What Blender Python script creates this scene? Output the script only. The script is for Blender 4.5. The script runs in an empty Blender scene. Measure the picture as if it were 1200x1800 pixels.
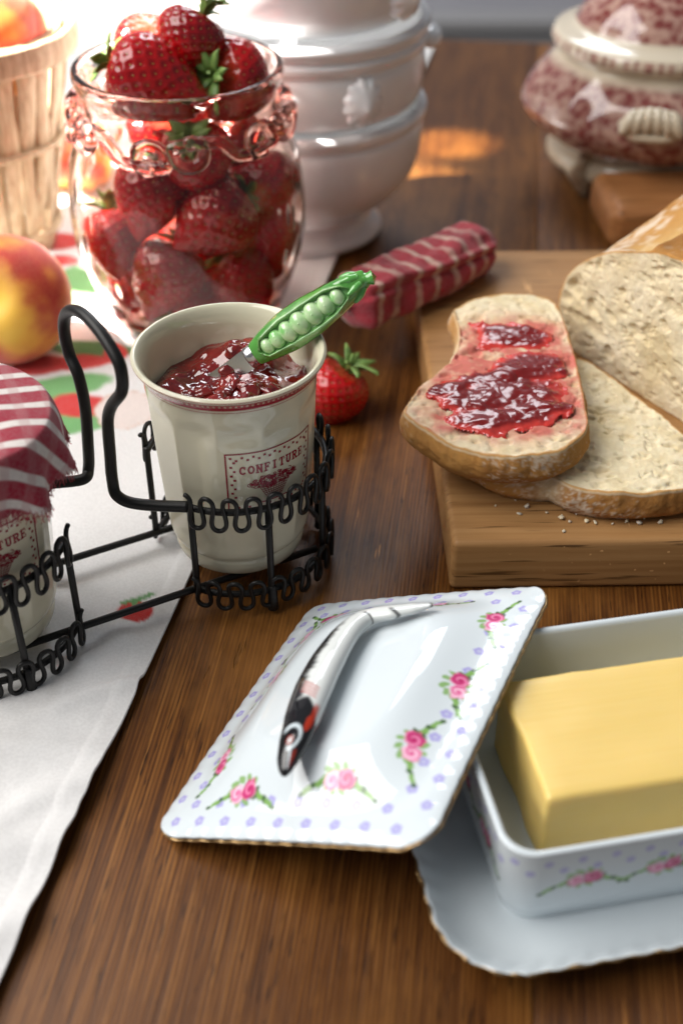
import bpy, bmesh, math, random
import numpy as np
from mathutils import Vector, Matrix

random.seed(7)
RS = np.random.RandomState(7)
S = bpy.context.scene
COL = S.collection
PI = math.pi

# ------------------------------------------------------------------ camera
PITCH, FPX, CAMH = 38.0, 2200.0, 0.41
cam = bpy.data.cameras.new('camera')
cam.sensor_fit = 'VERTICAL'; cam.sensor_height = 36.0; cam.sensor_width = 24.0
cam.lens = FPX / 1800 * 36.0
cam.clip_start = 0.01; cam.clip_end = 50
cam.dof.use_dof = True
cam.dof.focus_distance = 0.578
cam.dof.aperture_fstop = 5.3
cam.dof.aperture_blades = 0
co = bpy.data.objects.new('camera', cam); COL.objects.link(co)
co.location = (0, 0, CAMH); co.rotation_euler = (math.radians(90 - PITCH), 0, 0)
S.camera = co

# ------------------------------------------------------------------ world and lamps
w = bpy.data.worlds.new('World'); S.world = w; w.use_nodes = True
bg = w.node_tree.nodes['Background']
bg.inputs[0].default_value = (0.86, 0.92, 1.0, 1); bg.inputs[1].default_value = 0.16

def area(name, loc, target, sx, sy, power, color, spread=180):
    l = bpy.data.lights.new(name, 'AREA'); l.shape = 'RECTANGLE'; l.size = sx; l.size_y = sy
    l.energy = power; l.color = color; l.spread = math.radians(spread)
    o = bpy.data.objects.new(name, l); COL.objects.link(o); o.location = loc
    o.rotation_euler = (Vector(target) - Vector(loc)).to_track_quat('-Z', 'Y').to_euler()
    return o
def spot(name, loc, target, power, color, deg, blend, radius):
    l = bpy.data.lights.new(name, 'SPOT'); l.energy = power; l.color = color
    l.spot_size = math.radians(deg); l.spot_blend = blend; l.shadow_soft_size = radius
    o = bpy.data.objects.new(name, l); COL.objects.link(o); o.location = loc
    o.rotation_euler = (Vector(target) - Vector(loc)).to_track_quat('-Z', 'Y').to_euler()
    return o
area('window_light', (-1.50, 0.40, 1.70), (-0.03, 0.45, 0.0), 2.2, 1.7, 84, (1.0, 0.97, 0.93))
area('window_light', (-0.02, 2.12, 1.28), (0.0, 0.6, 0.0), 0.70, 0.70, 14, (0.90, 0.95, 1.0))
spot('sunbeam', (-1.45, 0.74, 2.10), (-0.135, 0.865, 0.08), 2900, (1.0, 0.96, 0.90), 8.2, 0.2, 0.012)
spot('sunbeam', (-1.55, 0.85, 1.90), (0.088, 1.035, 0.0), 2600, (1.0, 0.86, 0.66), 1.5, 0.3, 0.012)

# ------------------------------------------------------------------ render settings
S.view_settings.view_transform = 'Standard'; S.view_settings.look = 'None'
S.view_settings.exposure = 0.0; S.view_settings.gamma = 1.0
S.render.engine = 'CYCLES'
S.cycles.use_denoising = True
S.cycles.max_bounces = 14; S.cycles.transmission_bounces = 14; S.cycles.glossy_bounces = 5
S.cycles.diffuse_bounces = 4; S.cycles.transparent_max_bounces = 12
S.cycles.sample_clamp_indirect = 40.0
S.cycles.blur_glossy = 0.6

# ------------------------------------------------------------------ photograph pixel -> ray
_p = math.radians(PITCH)
FW = np.array([0, math.cos(_p), -math.sin(_p)]); RT = np.array([1.0, 0, 0]); UP = np.cross(RT, FW)
ORG = np.array([0, 0, CAMH])
def ray(x, y): return FW * FPX + RT * (x - 600) - UP * (y - 900)
def at(x, y, z=0.0):
    d = ray(x, y); return ORG + d * ((z - CAMH) / d[2])
def aty(x, y, Y):
    d = ray(x, y); return ORG + d * (Y / d[1])
def atplane(x, y, P, n):
    d = ray(x, y); return ORG + d * (((P - ORG) @ n) / (d @ n))

# ------------------------------------------------------------------ helpers
def lin(c):
    c = np.asarray(c, float) / 255.0
    return np.where(c <= 0.04045, c / 12.92, ((c + 0.055) / 1.055) ** 2.4)
def ss(a, b, x):
    t = np.clip((x - a) / (b - a), 0, 1); return t * t * (3 - 2 * t)
def mix(a, b, t):
    t = np.asarray(t)[..., None]; return np.asarray(a) * (1 - t) + np.asarray(b) * t
def unit(v):
    v = np.asarray(v, float); return v / np.linalg.norm(v)
def _h(i):
    n = (i[..., 0] * 374761393 + i[..., 1] * 668265263 + i[..., 2] * 1440662683) & 0x7fffffff
    n = ((n ^ (n >> 13)) * 1274126177) & 0x7fffffff
    return ((n ^ (n >> 16)) & 0xffff) / 65535.0
def vn(P):
    P = np.asarray(P, float); i = np.floor(P).astype(np.int64); f = P - i; f = f * f * (3 - 2 * f); r = 0
    for dx in (0, 1):
        for dy in (0, 1):
            for dz in (0, 1):
                wgt = (f[..., 0] if dx else 1 - f[..., 0]) * (f[..., 1] if dy else 1 - f[..., 1]) * (f[..., 2] if dz else 1 - f[..., 2])
                r = r + wgt * _h(i + np.array([dx, dy, dz]))
    return r * 2 - 1
_RM = np.array(Matrix.Rotation(.9, 3, Vector((.3, .5, .8)).normalized()) )
def fbm(P, sc, oc=4, seed=0):
    P = (np.asarray(P, float) * sc) @ _RM + seed * 17.31; a = 1.0; r = 0; t = 0
    for _ in range(oc):
        r = r + a * vn(P); t += a; a *= 0.5; P = (P * 2.03) @ _RM + 5.7
    return r / t

def mk(name, V, F, mat=None, parent=None, col=None, smooth=True, recalc=False):
    V = np.asarray(V, float).reshape(-1, 3)
    Fs = F if isinstance(F, list) else [F]
    Fs = [np.asarray(f, np.int64) for f in Fs if len(f)]
    me = bpy.data.meshes.new(name)
    lv = np.concatenate([f.ravel() for f in Fs])
    tot = np.concatenate([np.full(len(f), f.shape[1]) for f in Fs])
    st = np.concatenate([[0], np.cumsum(tot)[:-1]])
    me.vertices.add(len(V)); me.vertices.foreach_set('co', V.ravel().astype(np.float32))
    me.loops.add(len(lv)); me.loops.foreach_set('vertex_index', lv.astype(np.int32))
    me.polygons.add(len(tot)); me.polygons.foreach_set('loop_start', st.astype(np.int32))
    me.polygons.foreach_set('use_smooth', np.full(len(tot), smooth))
    me.update(calc_edges=True); me.validate()
    if recalc:
        bm = bmesh.new(); bm.from_mesh(me); bmesh.ops.remove_doubles(bm, verts=bm.verts, dist=1e-7)
        bmesh.ops.recalc_face_normals(bm, faces=bm.faces); bm.to_mesh(me); bm.free()
    if col is not None:
        a = me.color_attributes.new('Col', 'FLOAT_COLOR', 'POINT')
        c = np.ones((len(V), 4), np.float32); c[:, :np.shape(col)[-1]] = np.asarray(col).reshape(len(V), -1)
        a.data.foreach_set('color', c.ravel())
    if mat: me.materials.append(mat)
    o = bpy.data.objects.new(name, me); COL.objects.link(o)
    if parent: o.parent = parent
    return o
def share(name, src, parent=None, M=None):
    o = bpy.data.objects.new(name, src.data); COL.objects.link(o)
    if parent: o.parent = parent
    if M is not None: o.matrix_local = M
    return o
def gridF(nu, nv, wu=False, wv=False):
    a = np.arange(nu if wu else nu - 1); b = np.arange(nv if wv else nv - 1)
    A, B = np.meshgrid(a, b, indexing='ij'); A2 = (A + 1) % nu; B2 = (B + 1) % nv
    return np.stack([A * nv + B, A2 * nv + B, A2 * nv + B2, A * nv + B2], -1).reshape(-1, 4)
def resample(P, n, closed=False):
    P = np.asarray(P, float)
    if closed: P = np.vstack([P, P[:1]])
    d = np.r_[0, np.cumsum(np.linalg.norm(np.diff(P, axis=0), axis=1))]
    t = np.linspace(0, d[-1], n + 1)[:-1] if closed else np.linspace(0, d[-1], n)
    return np.stack([np.interp(t, d, P[:, k]) for k in range(P.shape[1])], -1)
def spline(P, n=16, closed=False):
    P = np.asarray(P, float); m = len(P); out = []
    rng = range(m) if closed else range(m - 1)
    for i in rng:
        if closed: a, b, c, d = P[(i - 1) % m], P[i], P[(i + 1) % m], P[(i + 2) % m]
        else: a, b, c, d = P[max(i - 1, 0)], P[i], P[i + 1], P[min(i + 2, m - 1)]
        t = np.linspace(0, 1, n, endpoint=False)[:, None]
        out.append(0.5 * ((2 * b) + (-a + c) * t + (2 * a - 5 * b + 4 * c - d) * t ** 2 + (-a + 3 * b - 3 * c + d) * t ** 3))
    out = np.vstack(out)
    return out if closed else np.vstack([out, P[-1:]])
def frames(P, closed=False, up=None):
    T = np.gradient(P, axis=0)
    if closed: T = np.roll(P, -1, 0) - np.roll(P, 1, 0)
    T /= np.maximum(np.linalg.norm(T, axis=1), 1e-12)[:, None]
    n0 = np.array(up if up is not None else [0.3, 0.2, 1.0]); N = np.zeros_like(T)
    for i in range(len(P)):
        n0 = n0 - T[i] * (n0 @ T[i])
        if np.linalg.norm(n0) < 1e-6: n0 = np.cross(T[i], [1, 0.3, 0])
        n0 = n0 / np.linalg.norm(n0); N[i] = n0
    return T, N, np.cross(T, N)
def tubeVF(P, r, k=10, closed=False, flat=1.0, up=None):
    P = np.asarray(P, float); n = len(P); r = np.broadcast_to(r, n)
    T, N, B = frames(P, closed, up)
    a = np.linspace(0, 2 * PI, k, endpoint=False)
    V = P[:, None] + r[:, None, None] * (np.cos(a)[None, :, None] * N[:, None] * flat + np.sin(a)[None, :, None] * B[:, None])
    F = [gridF(n, k, closed, True)]; V = V.reshape(-1, 3)
    if not closed:
        c0 = len(V); V = np.vstack([V, P[:1] - T[:1] * r[0] * 0.5, P[-1:] + T[-1:] * r[-1] * 0.5]); j = np.arange(k)
        F.append(np.stack([np.full(k, c0), (j + 1) % k, j], -1))
        F.append(np.stack([np.full(k, c0 + 1), (n - 1) * k + j, (n - 1) * k + (j + 1) % k], -1))
    return V, F
def tube(name, P, r, mat, parent=None, k=10, closed=False, **kw):
    V, F = tubeVF(P, r, k, closed, **kw); return mk(name, V, F, mat, parent, recalc=True)
def joinVF(L):
    V = []; F = {}; o = 0
    for v, fs in L:
        v = np.asarray(v).reshape(-1, 3); V.append(v)
        for f in (fs if isinstance(fs, list) else [fs]):
            if len(f): F.setdefault(f.shape[1], []).append(f + o)
        o += len(v)
    return np.vstack(V), [np.vstack(x) for x in F.values()]
def lathe(name, prof, mat, parent=None, n=96, fn=None, recalc=True, smooth_prof=0, col=None):
    pr = np.asarray(prof, float)
    if smooth_prof: pr = spline(pr, smooth_prof)
    a = np.linspace(0, 2 * PI, n, endpoint=False)
    A, R = np.meshgrid(a, pr[:, 0], indexing='ij'); Z = np.broadcast_to(pr[:, 1], R.shape).copy()
    if fn is not None: R, Z = fn(A, R, Z)
    P = np.stack([R * np.cos(A), R * np.sin(A), Z], -1)
    c = None
    if col is not None: c = col(A, R, Z).reshape(-1, 3)
    return mk(name, P, gridF(n, pr.shape[0], True, False), mat, parent, col=c, recalc=recalc and c is None)
def ellipsoidVF(c, r, nu=20, nv=12, M=None):
    a = np.linspace(0, 2 * PI, nu, endpoint=False); b = np.linspace(0.02, PI - 0.02, nv)
    A, B = np.meshgrid(a, b, indexing='ij')
    P = np.stack([np.sin(B) * np.cos(A), np.sin(B) * np.sin(A), np.cos(B)], -1) * np.asarray(r)
    if M is not None: P = P @ np.asarray(M).T
    P = P + np.asarray(c)
    F = [gridF(nu, nv, True, False)]
    base = np.arange(nu) * nv
    F.append(base[None, ::-1].copy() if False else base[None, :]); F.append((base + nv - 1)[None, ::-1])
    return P.reshape(-1, 3), F
def boxVF(c, s, M=None):
    V = np.array([[x, y, z] for x in (-.5, .5) for y in (-.5, .5) for z in (-.5, .5)]) * np.asarray(s)
    if M is not None: V = V @ np.asarray(M).T
    F = np.array([[0, 1, 3, 2], [4, 6, 7, 5], [0, 4, 5, 1], [2, 3, 7, 6], [0, 2, 6, 4], [1, 5, 7, 3]])
    return V + np.asarray(c), [F]
def rbox(name, size, bev, mat, parent=None, seg=4, disp=0.0, sc=40):
    bm = bmesh.new(); bmesh.ops.create_cube(bm, size=1)
    for v in bm.verts: v.co = Vector((v.co.x * size[0], v.co.y * size[1], v.co.z * size[2]))
    bmesh.ops.bevel(bm, geom=bm.edges[:], offset=bev, segments=seg, profile=0.5, affect='EDGES')
    if disp:
        bmesh.ops.subdivide_edges(bm, edges=[e for e in bm.edges if e.calc_length() > 0.012], cuts=14, use_grid_fill=True)
        Pn = np.array([v.co[:] for v in bm.verts]); nn = fbm(Pn, sc, 3)
        for v, d in zip(bm.verts, nn): v.co += Vector(v.co.normalized()) * float(d) * disp
    me = bpy.data.meshes.new(name); bm.to_mesh(me); bm.free()
    for p in me.polygons: p.use_smooth = True
    me.materials.append(mat)
    o = bpy.data.objects.new(name, me); COL.objects.link(o)
    if parent: o.parent = parent
    return o
def tag(o, label, cat, group=None, kind=None):
    o['label'] = label; o['category'] = cat
    if group: o['group'] = group
    if kind: o['kind'] = kind
    return o
def thing(name, label, cat, loc=(0, 0, 0), rot=None, group=None):
    o = bpy.data.objects.new(name, None); COL.objects.link(o); o.location = loc; o.empty_display_size = 0.01
    if rot is not None: o.rotation_euler = rot
    return tag(o, label, cat, group)
def struct(o): o['kind'] = 'structure'; return o

# ------------------------------------------------------------------ materials
class NT:
    def __init__(s, name):
        s.m = bpy.data.materials.new(name); s.m.use_nodes = True; s.t = s.m.node_tree; s.n = s.t.nodes
        s.b = s.n['Principled BSDF']; s.out = s.n['Material Output']
    def add(s, typ, props=None, **inp):
        nd = s.n.new(typ)
        for k, v in (props or {}).items(): setattr(nd, k, v)
        for k, v in inp.items(): s.set(nd, k, v)
        return nd
    def set(s, nd, k, v):
        key = int(k[1:]) if k[0] == 'i' and k[1:].isdigit() else k.replace('_', ' ')
        sk = nd.inputs[key]
        if isinstance(v, bpy.types.NodeSocket): s.t.links.new(v, sk)
        elif isinstance(v, bpy.types.Node): s.t.links.new(v.outputs[0], sk)
        else:
            if hasattr(sk.default_value, '__len__') and len(sk.default_value) == 4 and len(v) == 3: v = (*v, 1)
            sk.default_value = v
    def p(s, **kw):
        for k, v in kw.items(): s.set(s.b, k, v)
        return s
    def coord(s, which='Object', scale=(1, 1, 1), rot=(0, 0, 0)):
        tc = s.add('ShaderNodeTexCoord'); mp = s.add('ShaderNodeMapping', Vector=tc.outputs[which], Scale=scale, Rotation=rot)
        return mp.outputs[0]
    def noise(s, vec, scale, detail=4, rough=0.55, dist=0.0):
        return s.add('ShaderNodeTexNoise', Vector=vec, Scale=scale, Detail=detail, Roughness=rough, Distortion=dist).outputs[0]
    def ramp(s, fac, stops, interp='LINEAR'):
        r = s.add('ShaderNodeValToRGB', Fac=fac); r.color_ramp.interpolation = interp; e = r.color_ramp.elements
        while len(e) < len(stops): e.new(0.5)
        for x, (p_, c) in zip(e, stops):
            x.position = p_; x.color = (*c, 1) if np.ndim(c) else (c, c, c, 1)
        return r.outputs[0]
    def mixc(s, fac, a, b, mode='MIX'):
        m = s.add('ShaderNodeMix', {'data_type': 'RGBA', 'blend_type': mode})
        for i, v in ((0, fac), (6, a), (7, b)):
            sk = m.inputs[i]
            if isinstance(v, bpy.types.NodeSocket): s.t.links.new(v, sk)
            else: sk.default_value = v if np.ndim(v) == 0 else (*v, 1) if len(v) == 3 else v
        return m.outputs[2]
    def bump(s, h, strength=0.3, dist=0.001):
        b = s.add('ShaderNodeBump', Height=h, Strength=strength, Distance=dist); s.set(s.b, 'Normal', b); return s
    def attr(s): return s.add('ShaderNodeAttribute', {'attribute_name': 'Col'}).outputs[0]
def simple(name, color, rough=0.5, **kw):
    m = NT(name); m.p(Base_Color=tuple(color), Roughness=rough, **kw); return m.m

def wood(name, c0, c1, c2, fine=420, rough=(0.32, 0.5), scratch=True, along='y', bump=0.5, big=9, ring=120.0, ringk=0.0, dents=False):
    m = NT(name)
    oi = m.add('ShaderNodeObjectInfo'); tc = m.add('ShaderNodeTexCoord')
    off = m.add('ShaderNodeVectorMath', {'operation': 'SCALE'}, i0=oi.outputs['Location']); off.inputs[3].default_value = 13.7
    ad = m.add('ShaderNodeVectorMath', {'operation': 'ADD'}, i0=tc.outputs['Object'], i1=off)
    def mp(sc): return m.add('ShaderNodeMapping', Vector=ad, Scale=sc).outputs[0]
    st = (1, 0.026, 1) if along == 'y' else (0.026, 1, 1)
    st2 = (1, 0.10, 1) if along == 'y' else (0.10, 1, 1)
    wv = m.noise(mp(st2), big * 2.5, 3, 0.5)
    wob = m.add('ShaderNodeVectorMath', {'operation': 'SCALE'}, i0=wv); wob.inputs[3].default_value = 0.006
    ad2 = m.add('ShaderNodeVectorMath', {'operation': 'ADD'}, i0=mp(st), i1=wob)
    g1 = m.noise(ad2.outputs[0], fine, 5, 0.65)
    g2 = m.noise(ad2.outputs[0], fine * 0.28, 4, 0.6)
    t1 = m.noise(mp(st2), big, 4, 0.6)
    g = m.add('ShaderNodeMath', {'operation': 'MULTIPLY_ADD'}, i0=g1, i1=0.55, i2=m.add('ShaderNodeMath', {'operation': 'MULTIPLY'}, i0=g2, i1=0.45).outputs[0]).outputs[0]
    c = m.ramp(g, [(0.36, c0), (0.5, c1), (0.66, c2)])
    c = m.mixc(m.ramp(t1, [(0.3, 0.0), (0.72, 0.75)]), c, tuple(np.array(c0) * 1.1), 'MIX')
    wvv = m.add('ShaderNodeTexWave', {'bands_direction': 'X' if along == 'y' else 'Y'}, Vector=ad2.outputs[0], Scale=ring, Distortion=1.2, Detail=2.0)
    c = m.mixc(m.ramp(wvv.outputs[1], [(0.15, ringk), (0.75, 0.0)]), c, tuple(np.array(c0) * 0.8))
    pores = m.ramp(m.noise(mp((1, 0.05, 1) if along == 'y' else (0.05, 1, 1)), fine * 1.9, 2, 0.5), [(0.30, 0.0), (0.38, 1.0)])
    c = m.mixc(pores, tuple(np.array(c0) * 0.45), c)
    if dents:
        pit = m.ramp(m.noise(mp((1, 0.12, 1)), 95, 4, 0.7), [(0.66, 0.0), (0.71, 1.0)])
        pmk = m.ramp(m.noise(mp((1, 0.35, 1)), 9, 2, 0.5), [(0.52, 0.0), (0.60, 0.85)])
        pm_ = m.add('ShaderNodeMath', {'operation': 'MULTIPLY'}, i0=pit, i1=pmk)
        c = m.mixc(pm_.outputs[0], c, (0.012, 0.005, 0.002))
        lgt = m.ramp(m.noise(mp((1, 0.4, 1)), 13, 5, 0.65), [(0.50, 0.0), (0.70, 0.55)])
        c = m.mixc(lgt, c, tuple(np.array(c2) * 0.85))
        g = m.add('ShaderNodeMath', {'operation': 'MULTIPLY_ADD'}, i0=pm_.outputs[0], i1=-1.5, i2=g).outputs[0]
    if scratch:
        sc1 = m.ramp(m.noise(m.add('ShaderNodeMapping', Vector=ad, Scale=(1, 0.09, 1), Rotation=(0, 0, 1.05)).outputs[0], 260, 2, 0.5), [(0.70, 0.0), (0.74, 1.0)])
        patch = m.ramp(m.noise(mp((1, 1, 1)), 22, 2, 0.5), [(0.48, 0.0), (0.64, 0.75)])
        sm = m.add('ShaderNodeMath', {'operation': 'MULTIPLY'}, i0=sc1, i1=patch)
        c = m.mixc(sm.outputs[0], c, tuple(np.minimum(1, np.array(c2) * 1.7)))
    m.p(Base_Color=c)
    m.p(Roughness=m.ramp(t1, [(0.2, rough[0]), (0.8, rough[1])]), Specular_IOR_Level=0.26)
    m.bump(g, bump, 0.0008)
    return m.m

def glazed(name, rough=0.06, sub=0.0, color=None):
    m = NT(name); m.p(Roughness=rough, Specular_IOR_Level=0.55, Coat_Weight=0.1, Coat_Roughness=0.03)
    m.p(Base_Color=m.attr() if color is None else tuple(color))
    return m.m
PORC = (0.65, 0.71, 0.745)
M_table = wood('old_table_wood', (0.046, 0.0140, 0.0026), (0.182, 0.064, 0.0100), (0.37, 0.155, 0.034), fine=620, rough=(0.34, 0.52), bump=0.7, ringk=0.55, ring=165.0, dents=True)
M_board = wood('board_wood', (0.27, 0.13, 0.045), (0.40, 0.215, 0.082), (0.50, 0.29, 0.125), fine=240, rough=(0.42, 0.55), along='x', bump=0.18, big=14)
M_block = wood('block_wood', (0.26, 0.105, 0.035), (0.36, 0.155, 0.055), (0.44, 0.21, 0.08), fine=200, rough=(0.4, 0.55), along='x', bump=0.15, scratch=False)
M_porc = glazed('painted_porcelain')
M_white = glazed('white_ironstone', rough=0.1, color=(0.82, 0.83, 0.84))
M_cream = glazed('cream_stoneware', rough=0.07, color=(0.66, 0.62, 0.47))
M_creamp = glazed('cream_stoneware_printed', rough=0.07)
M_ink = simple('red_print', (0.27, 0.012, 0.03), 0.25)
m = NT('black_iron'); nz = m.noise(m.coord('Object'), 900, 3)
m.p(Base_Color=(0.010, 0.0095, 0.009), Roughness=0.42, Metallic=0.25, Specular_IOR_Level=0.4); m.bump(nz, 0.25, 0.0004); M_iron = m.m
M_steel = simple('knife_steel', (0.62, 0.62, 0.64), 0.22, Metallic=1.0)
M_gold = simple('gold_trim', (0.40, 0.26, 0.12), 0.32, Metallic=0.85)

m = NT('pink_glass'); m.p(Base_Color=(1.0, 0.94, 0.91), Roughness=0.0, IOR=1.36, Transmission_Weight=1.0)
va = m.add('ShaderNodeVolumeAbsorption', Color=(1.0, 0.45, 0.32), Density=14.0); m.t.links.new(va.outputs[0], m.out.inputs['Volume']); M_glass = m.m
M_glass2 = m.m.copy(); M_glass2.name = 'pink_glass_thick'; [setattr(n_.inputs['Density'], 'default_value', 60.0) for n_ in M_glass2.node_tree.nodes if n_.type == 'VOLUME_ABSORPTION']; M_glass2.node_tree.nodes['Principled BSDF'].inputs['IOR'].default_value = 1.45

def fabric(name, attr=True, color=(0.8, 0.8, 0.8), scale=1400, bump=0.3, rough=0.9):
    m = NT(name); v = m.coord('Object')
    w1 = m.add('ShaderNodeTexWave', {'bands_direction': 'X'}, Vector=v, Scale=scale / 6.283 * 3.1416 / 3, Distortion=0.6)
    w2 = m.add('ShaderNodeTexWave', {'bands_direction': 'Y'}, Vector=v, Scale=scale / 6.283 * 3.1416 / 3, Distortion=0.6)
    hh = m.add('ShaderNodeMath', {'operation': 'MULTIPLY'}, i0=w1.outputs[1], i1=w2.outputs[1])
    nn = m.noise(v, 700, 3)
    c = m.attr() if attr else color
    c2 = m.mixc(m.ramp(nn, [(0.35, 0.16), (0.65, 0.0)]), c, (0.35, 0.33, 0.32))
    m.p(Base_Color=c2, Roughness=rough, Sheen_Weight=0.25, Sheen_Roughness=0.5, Specular_IOR_Level=0.15)
    h2 = m.add('ShaderNodeMath', {'operation': 'ADD'}, i0=hh, i1=nn)
    m.bump(h2.outputs[0], bump, 0.0004)
    return m.m
M_towel = fabric('towel_cotton', scale=5200, bump=0.35)
M_cloth = fabric('red_striped_cotton', scale=5200, bump=0.4)

m = NT('jam'); v = m.coord('Object')
jn = m.noise(v, 260, 3); jl = m.noise(v, 90, 3)
m.p(Base_Color=m.ramp(jl, [(0.35, (0.085, 0.004, 0.005)), (0.6, (0.22, 0.014, 0.012)), (0.75, (0.34, 0.03, 0.018))]),
    Roughness=0.09, Subsurface_Weight=0.25, Subsurface_Radius=(0.006, 0.0012, 0.0008), Subsurface_Scale=0.6, Coat_Weight=0.8, Coat_Roughness=0.03)
m.bump(jn, 0.12, 0.0008); M_jam = m.m
m = NT('thin_jam'); v = m.coord('Object'); jn = m.noise(v, 300, 2)
m.p(Base_Color=m.attr(), Roughness=0.20, Subsurface_Weight=0.2, Subsurface_Radius=(0.004, 0.0008, 0.0006), Subsurface_Scale=0.5, Coat_Weight=0.22, Coat_Roughness=0.05)
m.bump(jn, 0.06, 0.0006); M_jam2 = m.m

m = NT('strawberry_skin'); v = m.coord('Object')
m.p(Base_Color=m.attr(), Roughness=0.2, Subsurface_Weight=0.15, Subsurface_Radius=(0.006, 0.001, 0.0006), Subsurface_Scale=0.5, Coat_Weight=0.25, Coat_Roughness=0.12)
m.bump(m.noise(v, 700, 2), 0.08, 0.0005); M_berry = m.m
M_seed = simple('strawberry_seed', (0.33, 0.17, 0.035), 0.35)
m = NT('strawberry_leaf'); v = m.coord('Object')
m.p(Base_Color=m.ramp(m.noise(v, 140, 3), [(0.3, (0.075, 0.16, 0.03)), (0.7, (0.25, 0.38, 0.10))]), Roughness=0.5, Subsurface_Weight=0.2, Subsurface_Radius=(0.002, 0.003, 0.001), Subsurface_Scale=0.4); M_leaf = m.m

m = NT('bread'); v = m.coord('Object')
m.p(Base_Color=m.mixc(m.ramp(m.noise(v, 330, 4), [(0.3, 0.22), (0.7, 0.0)]), m.attr(), (0.36, 0.22, 0.09)), Roughness=0.85, Specular_IOR_Level=0.2,
    Subsurface_Weight=0.12, Subsurface_Radius=(0.004, 0.0025, 0.0012), Subsurface_Scale=0.5)
m.bump(m.noise(v, 480, 5, 0.7), 0.5, 0.001); M_bread = m.m

m = NT('butter'); v = m.coord('Object', (1, 1, 1))
st = m.noise(m.coord('Object', (0.06, 1, 1)), 420, 3)
m.p(Base_Color=m.mixc(m.ramp(st, [(0.3, 0.12), (0.7, 0.0)]), (0.80, 0.575, 0.18), (0.86, 0.68, 0.33)), Roughness=0.38, Subsurface_Weight=0.35,
    Subsurface_Radius=(0.01, 0.007, 0.003), Subsurface_Scale=0.5)
m.bump(st, 0.22, 0.0005); M_butter = m.m

m = NT('peach_skin'); v = m.coord('Object')
m.p(Base_Color=m.mixc(m.ramp(m.noise(v, 900, 2), [(0.35, 0.15), (0.65, 0.0)]), m.attr(), (0.85, 0.5, 0.2)), Roughness=0.55, Sheen_Weight=0.4, Sheen_Roughness=0.4,
    Subsurface_Weight=0.15, Subsurface_Radius=(0.008, 0.004, 0.002), Subsurface_Scale=0.5); M_peach = m.m

# ------------------------------------------------------------------ setting: floor, wall
def plane(name, V, mat): return struct(mk(name, np.array(V, float), np.array([[0, 1, 2, 3]]), mat, smooth=False))
m = NT('grey_wall'); m.p(Base_Color=m.ramp(m.noise(m.coord('Object'), 3, 3), [(0.3, (0.36, 0.36, 0.40)), (0.7, (0.42, 0.42, 0.46))]), Roughness=0.8); M_wall = m.m
m = NT('grey_floor'); m.p(Base_Color=m.ramp(m.noise(m.coord('Object'), 5, 3), [(0.3, (0.13, 0.125, 0.12)), (0.7, (0.18, 0.17, 0.165))]), Roughness=0.6); M_floor = m.m
plane('floor', [(-4, -2, -0.74), (4, -2, -0.74), (4, 2.6, -0.74), (-4, 2.6, -0.74)], M_floor)
V, F = joinVF([boxVF((0, 2.33, 0.6), (8, 0.08, 2.7))]); struct(mk('wall', V, F, M_wall, smooth=False))
V, F = joinVF([boxVF((0, 2.265, -0.50), (8, 0.05, 0.46)), boxVF((0, 2.262, -0.262), (8, 0.07, 0.016))])
struct(mk('wall_panelling', V, F, simple('wainscot_paint', (0.30, 0.295, 0.30), 0.5), smooth=False))

# ------------------------------------------------------------------ table
TA = math.atan(-0.125)
TX = np.array([math.cos(TA), math.sin(TA), 0]); TY = np.array([-math.sin(TA), math.cos(TA), 0])
far = at(880, 73); seam = at(770, 1030) + np.array([0.048, 0, 0])
fv = far @ TY; su = seam @ TX
table = thing('table', 'old dark brown wooden plank table under everything', 'table', (0, 0, 0), (0, 0, TA))
v0, v1 = -0.16, fv
edges = [su - 0.78, su - 0.60, su - 0.385, su - 0.205, su, su + 0.19, su + 0.375, su + 0.57]
for i in range(len(edges) - 1):
    a, b = edges[i] + 0.00015, edges[i + 1] - 0.00015
    o = rbox('plank', (b - a, v1 - v0, 0.032), 0.0006, M_table, table, 2)
    o.location = ((a + b) / 2, (v0 + v1) / 2, -0.016 - 0.0001 * (i % 3))
o = rbox('apron', (1.2, 0.022, 0.09), 0.002, M_table, table, 2); o.location = (su - 0.1, v1 - 0.06, -0.077)
for x in (edges[0] + 0.05, edges[-1] - 0.05):
    for y in (v0 + 0.07, v1 - 0.07):
        o = rbox('leg', (0.06, 0.06, 0.711), 0.004, M_table, table, 2); o.location = (x, y, -0.388)

# ------------------------------------------------------------------ tea towel
e0, e1 = at(0, 1750)[:2], at(600, 440)[:2]
ed = (e1 - e0) / np.linalg.norm(e1 - e0); en = np.array([-ed[1], ed[0]])
nu, nv = 300, 640
uu = np.linspace(0, 1, nu) ** 1.15 * 0.46; vv = np.linspace(-0.16, 1.06, nv)
U, Vv = np.meshgrid(uu, vv, indexing='ij')
edge_w = 0.0012 * fbm(np.stack([0 * Vv, Vv, 0 * Vv], -1), 9, 3, 3)
XY = e0 + ed * Vv[..., None] + en * (U + edge_w * np.exp(-U / 0.03))[..., None]
P3 = np.stack([XY[..., 0], XY[..., 1], 0 * U], -1)
Z = 0.0016 + 0.0008 * (1 + fbm(P3, 14, 3, 1)) * ss(0, 0.03, U)
dirn = (XY - e0) @ np.array([0.35, 0.94])
fold = np.exp(-((dirn - 0.175 - 0.12 * (U)) / 0.010) ** 2) * ss(0.0, 0.02, U) * (1 - ss(0.10, 0.2, U))
fold2 = np.exp(-((dirn - 0.10 + 0.25 * U) / 0.013) ** 2) * ss(0.02, 0.06, U)
hem = .0007 * (1 - ss(.0095, .0104, U)) - .0005 * np.exp(-((U - .0088) / .0006) ** 2)
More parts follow.
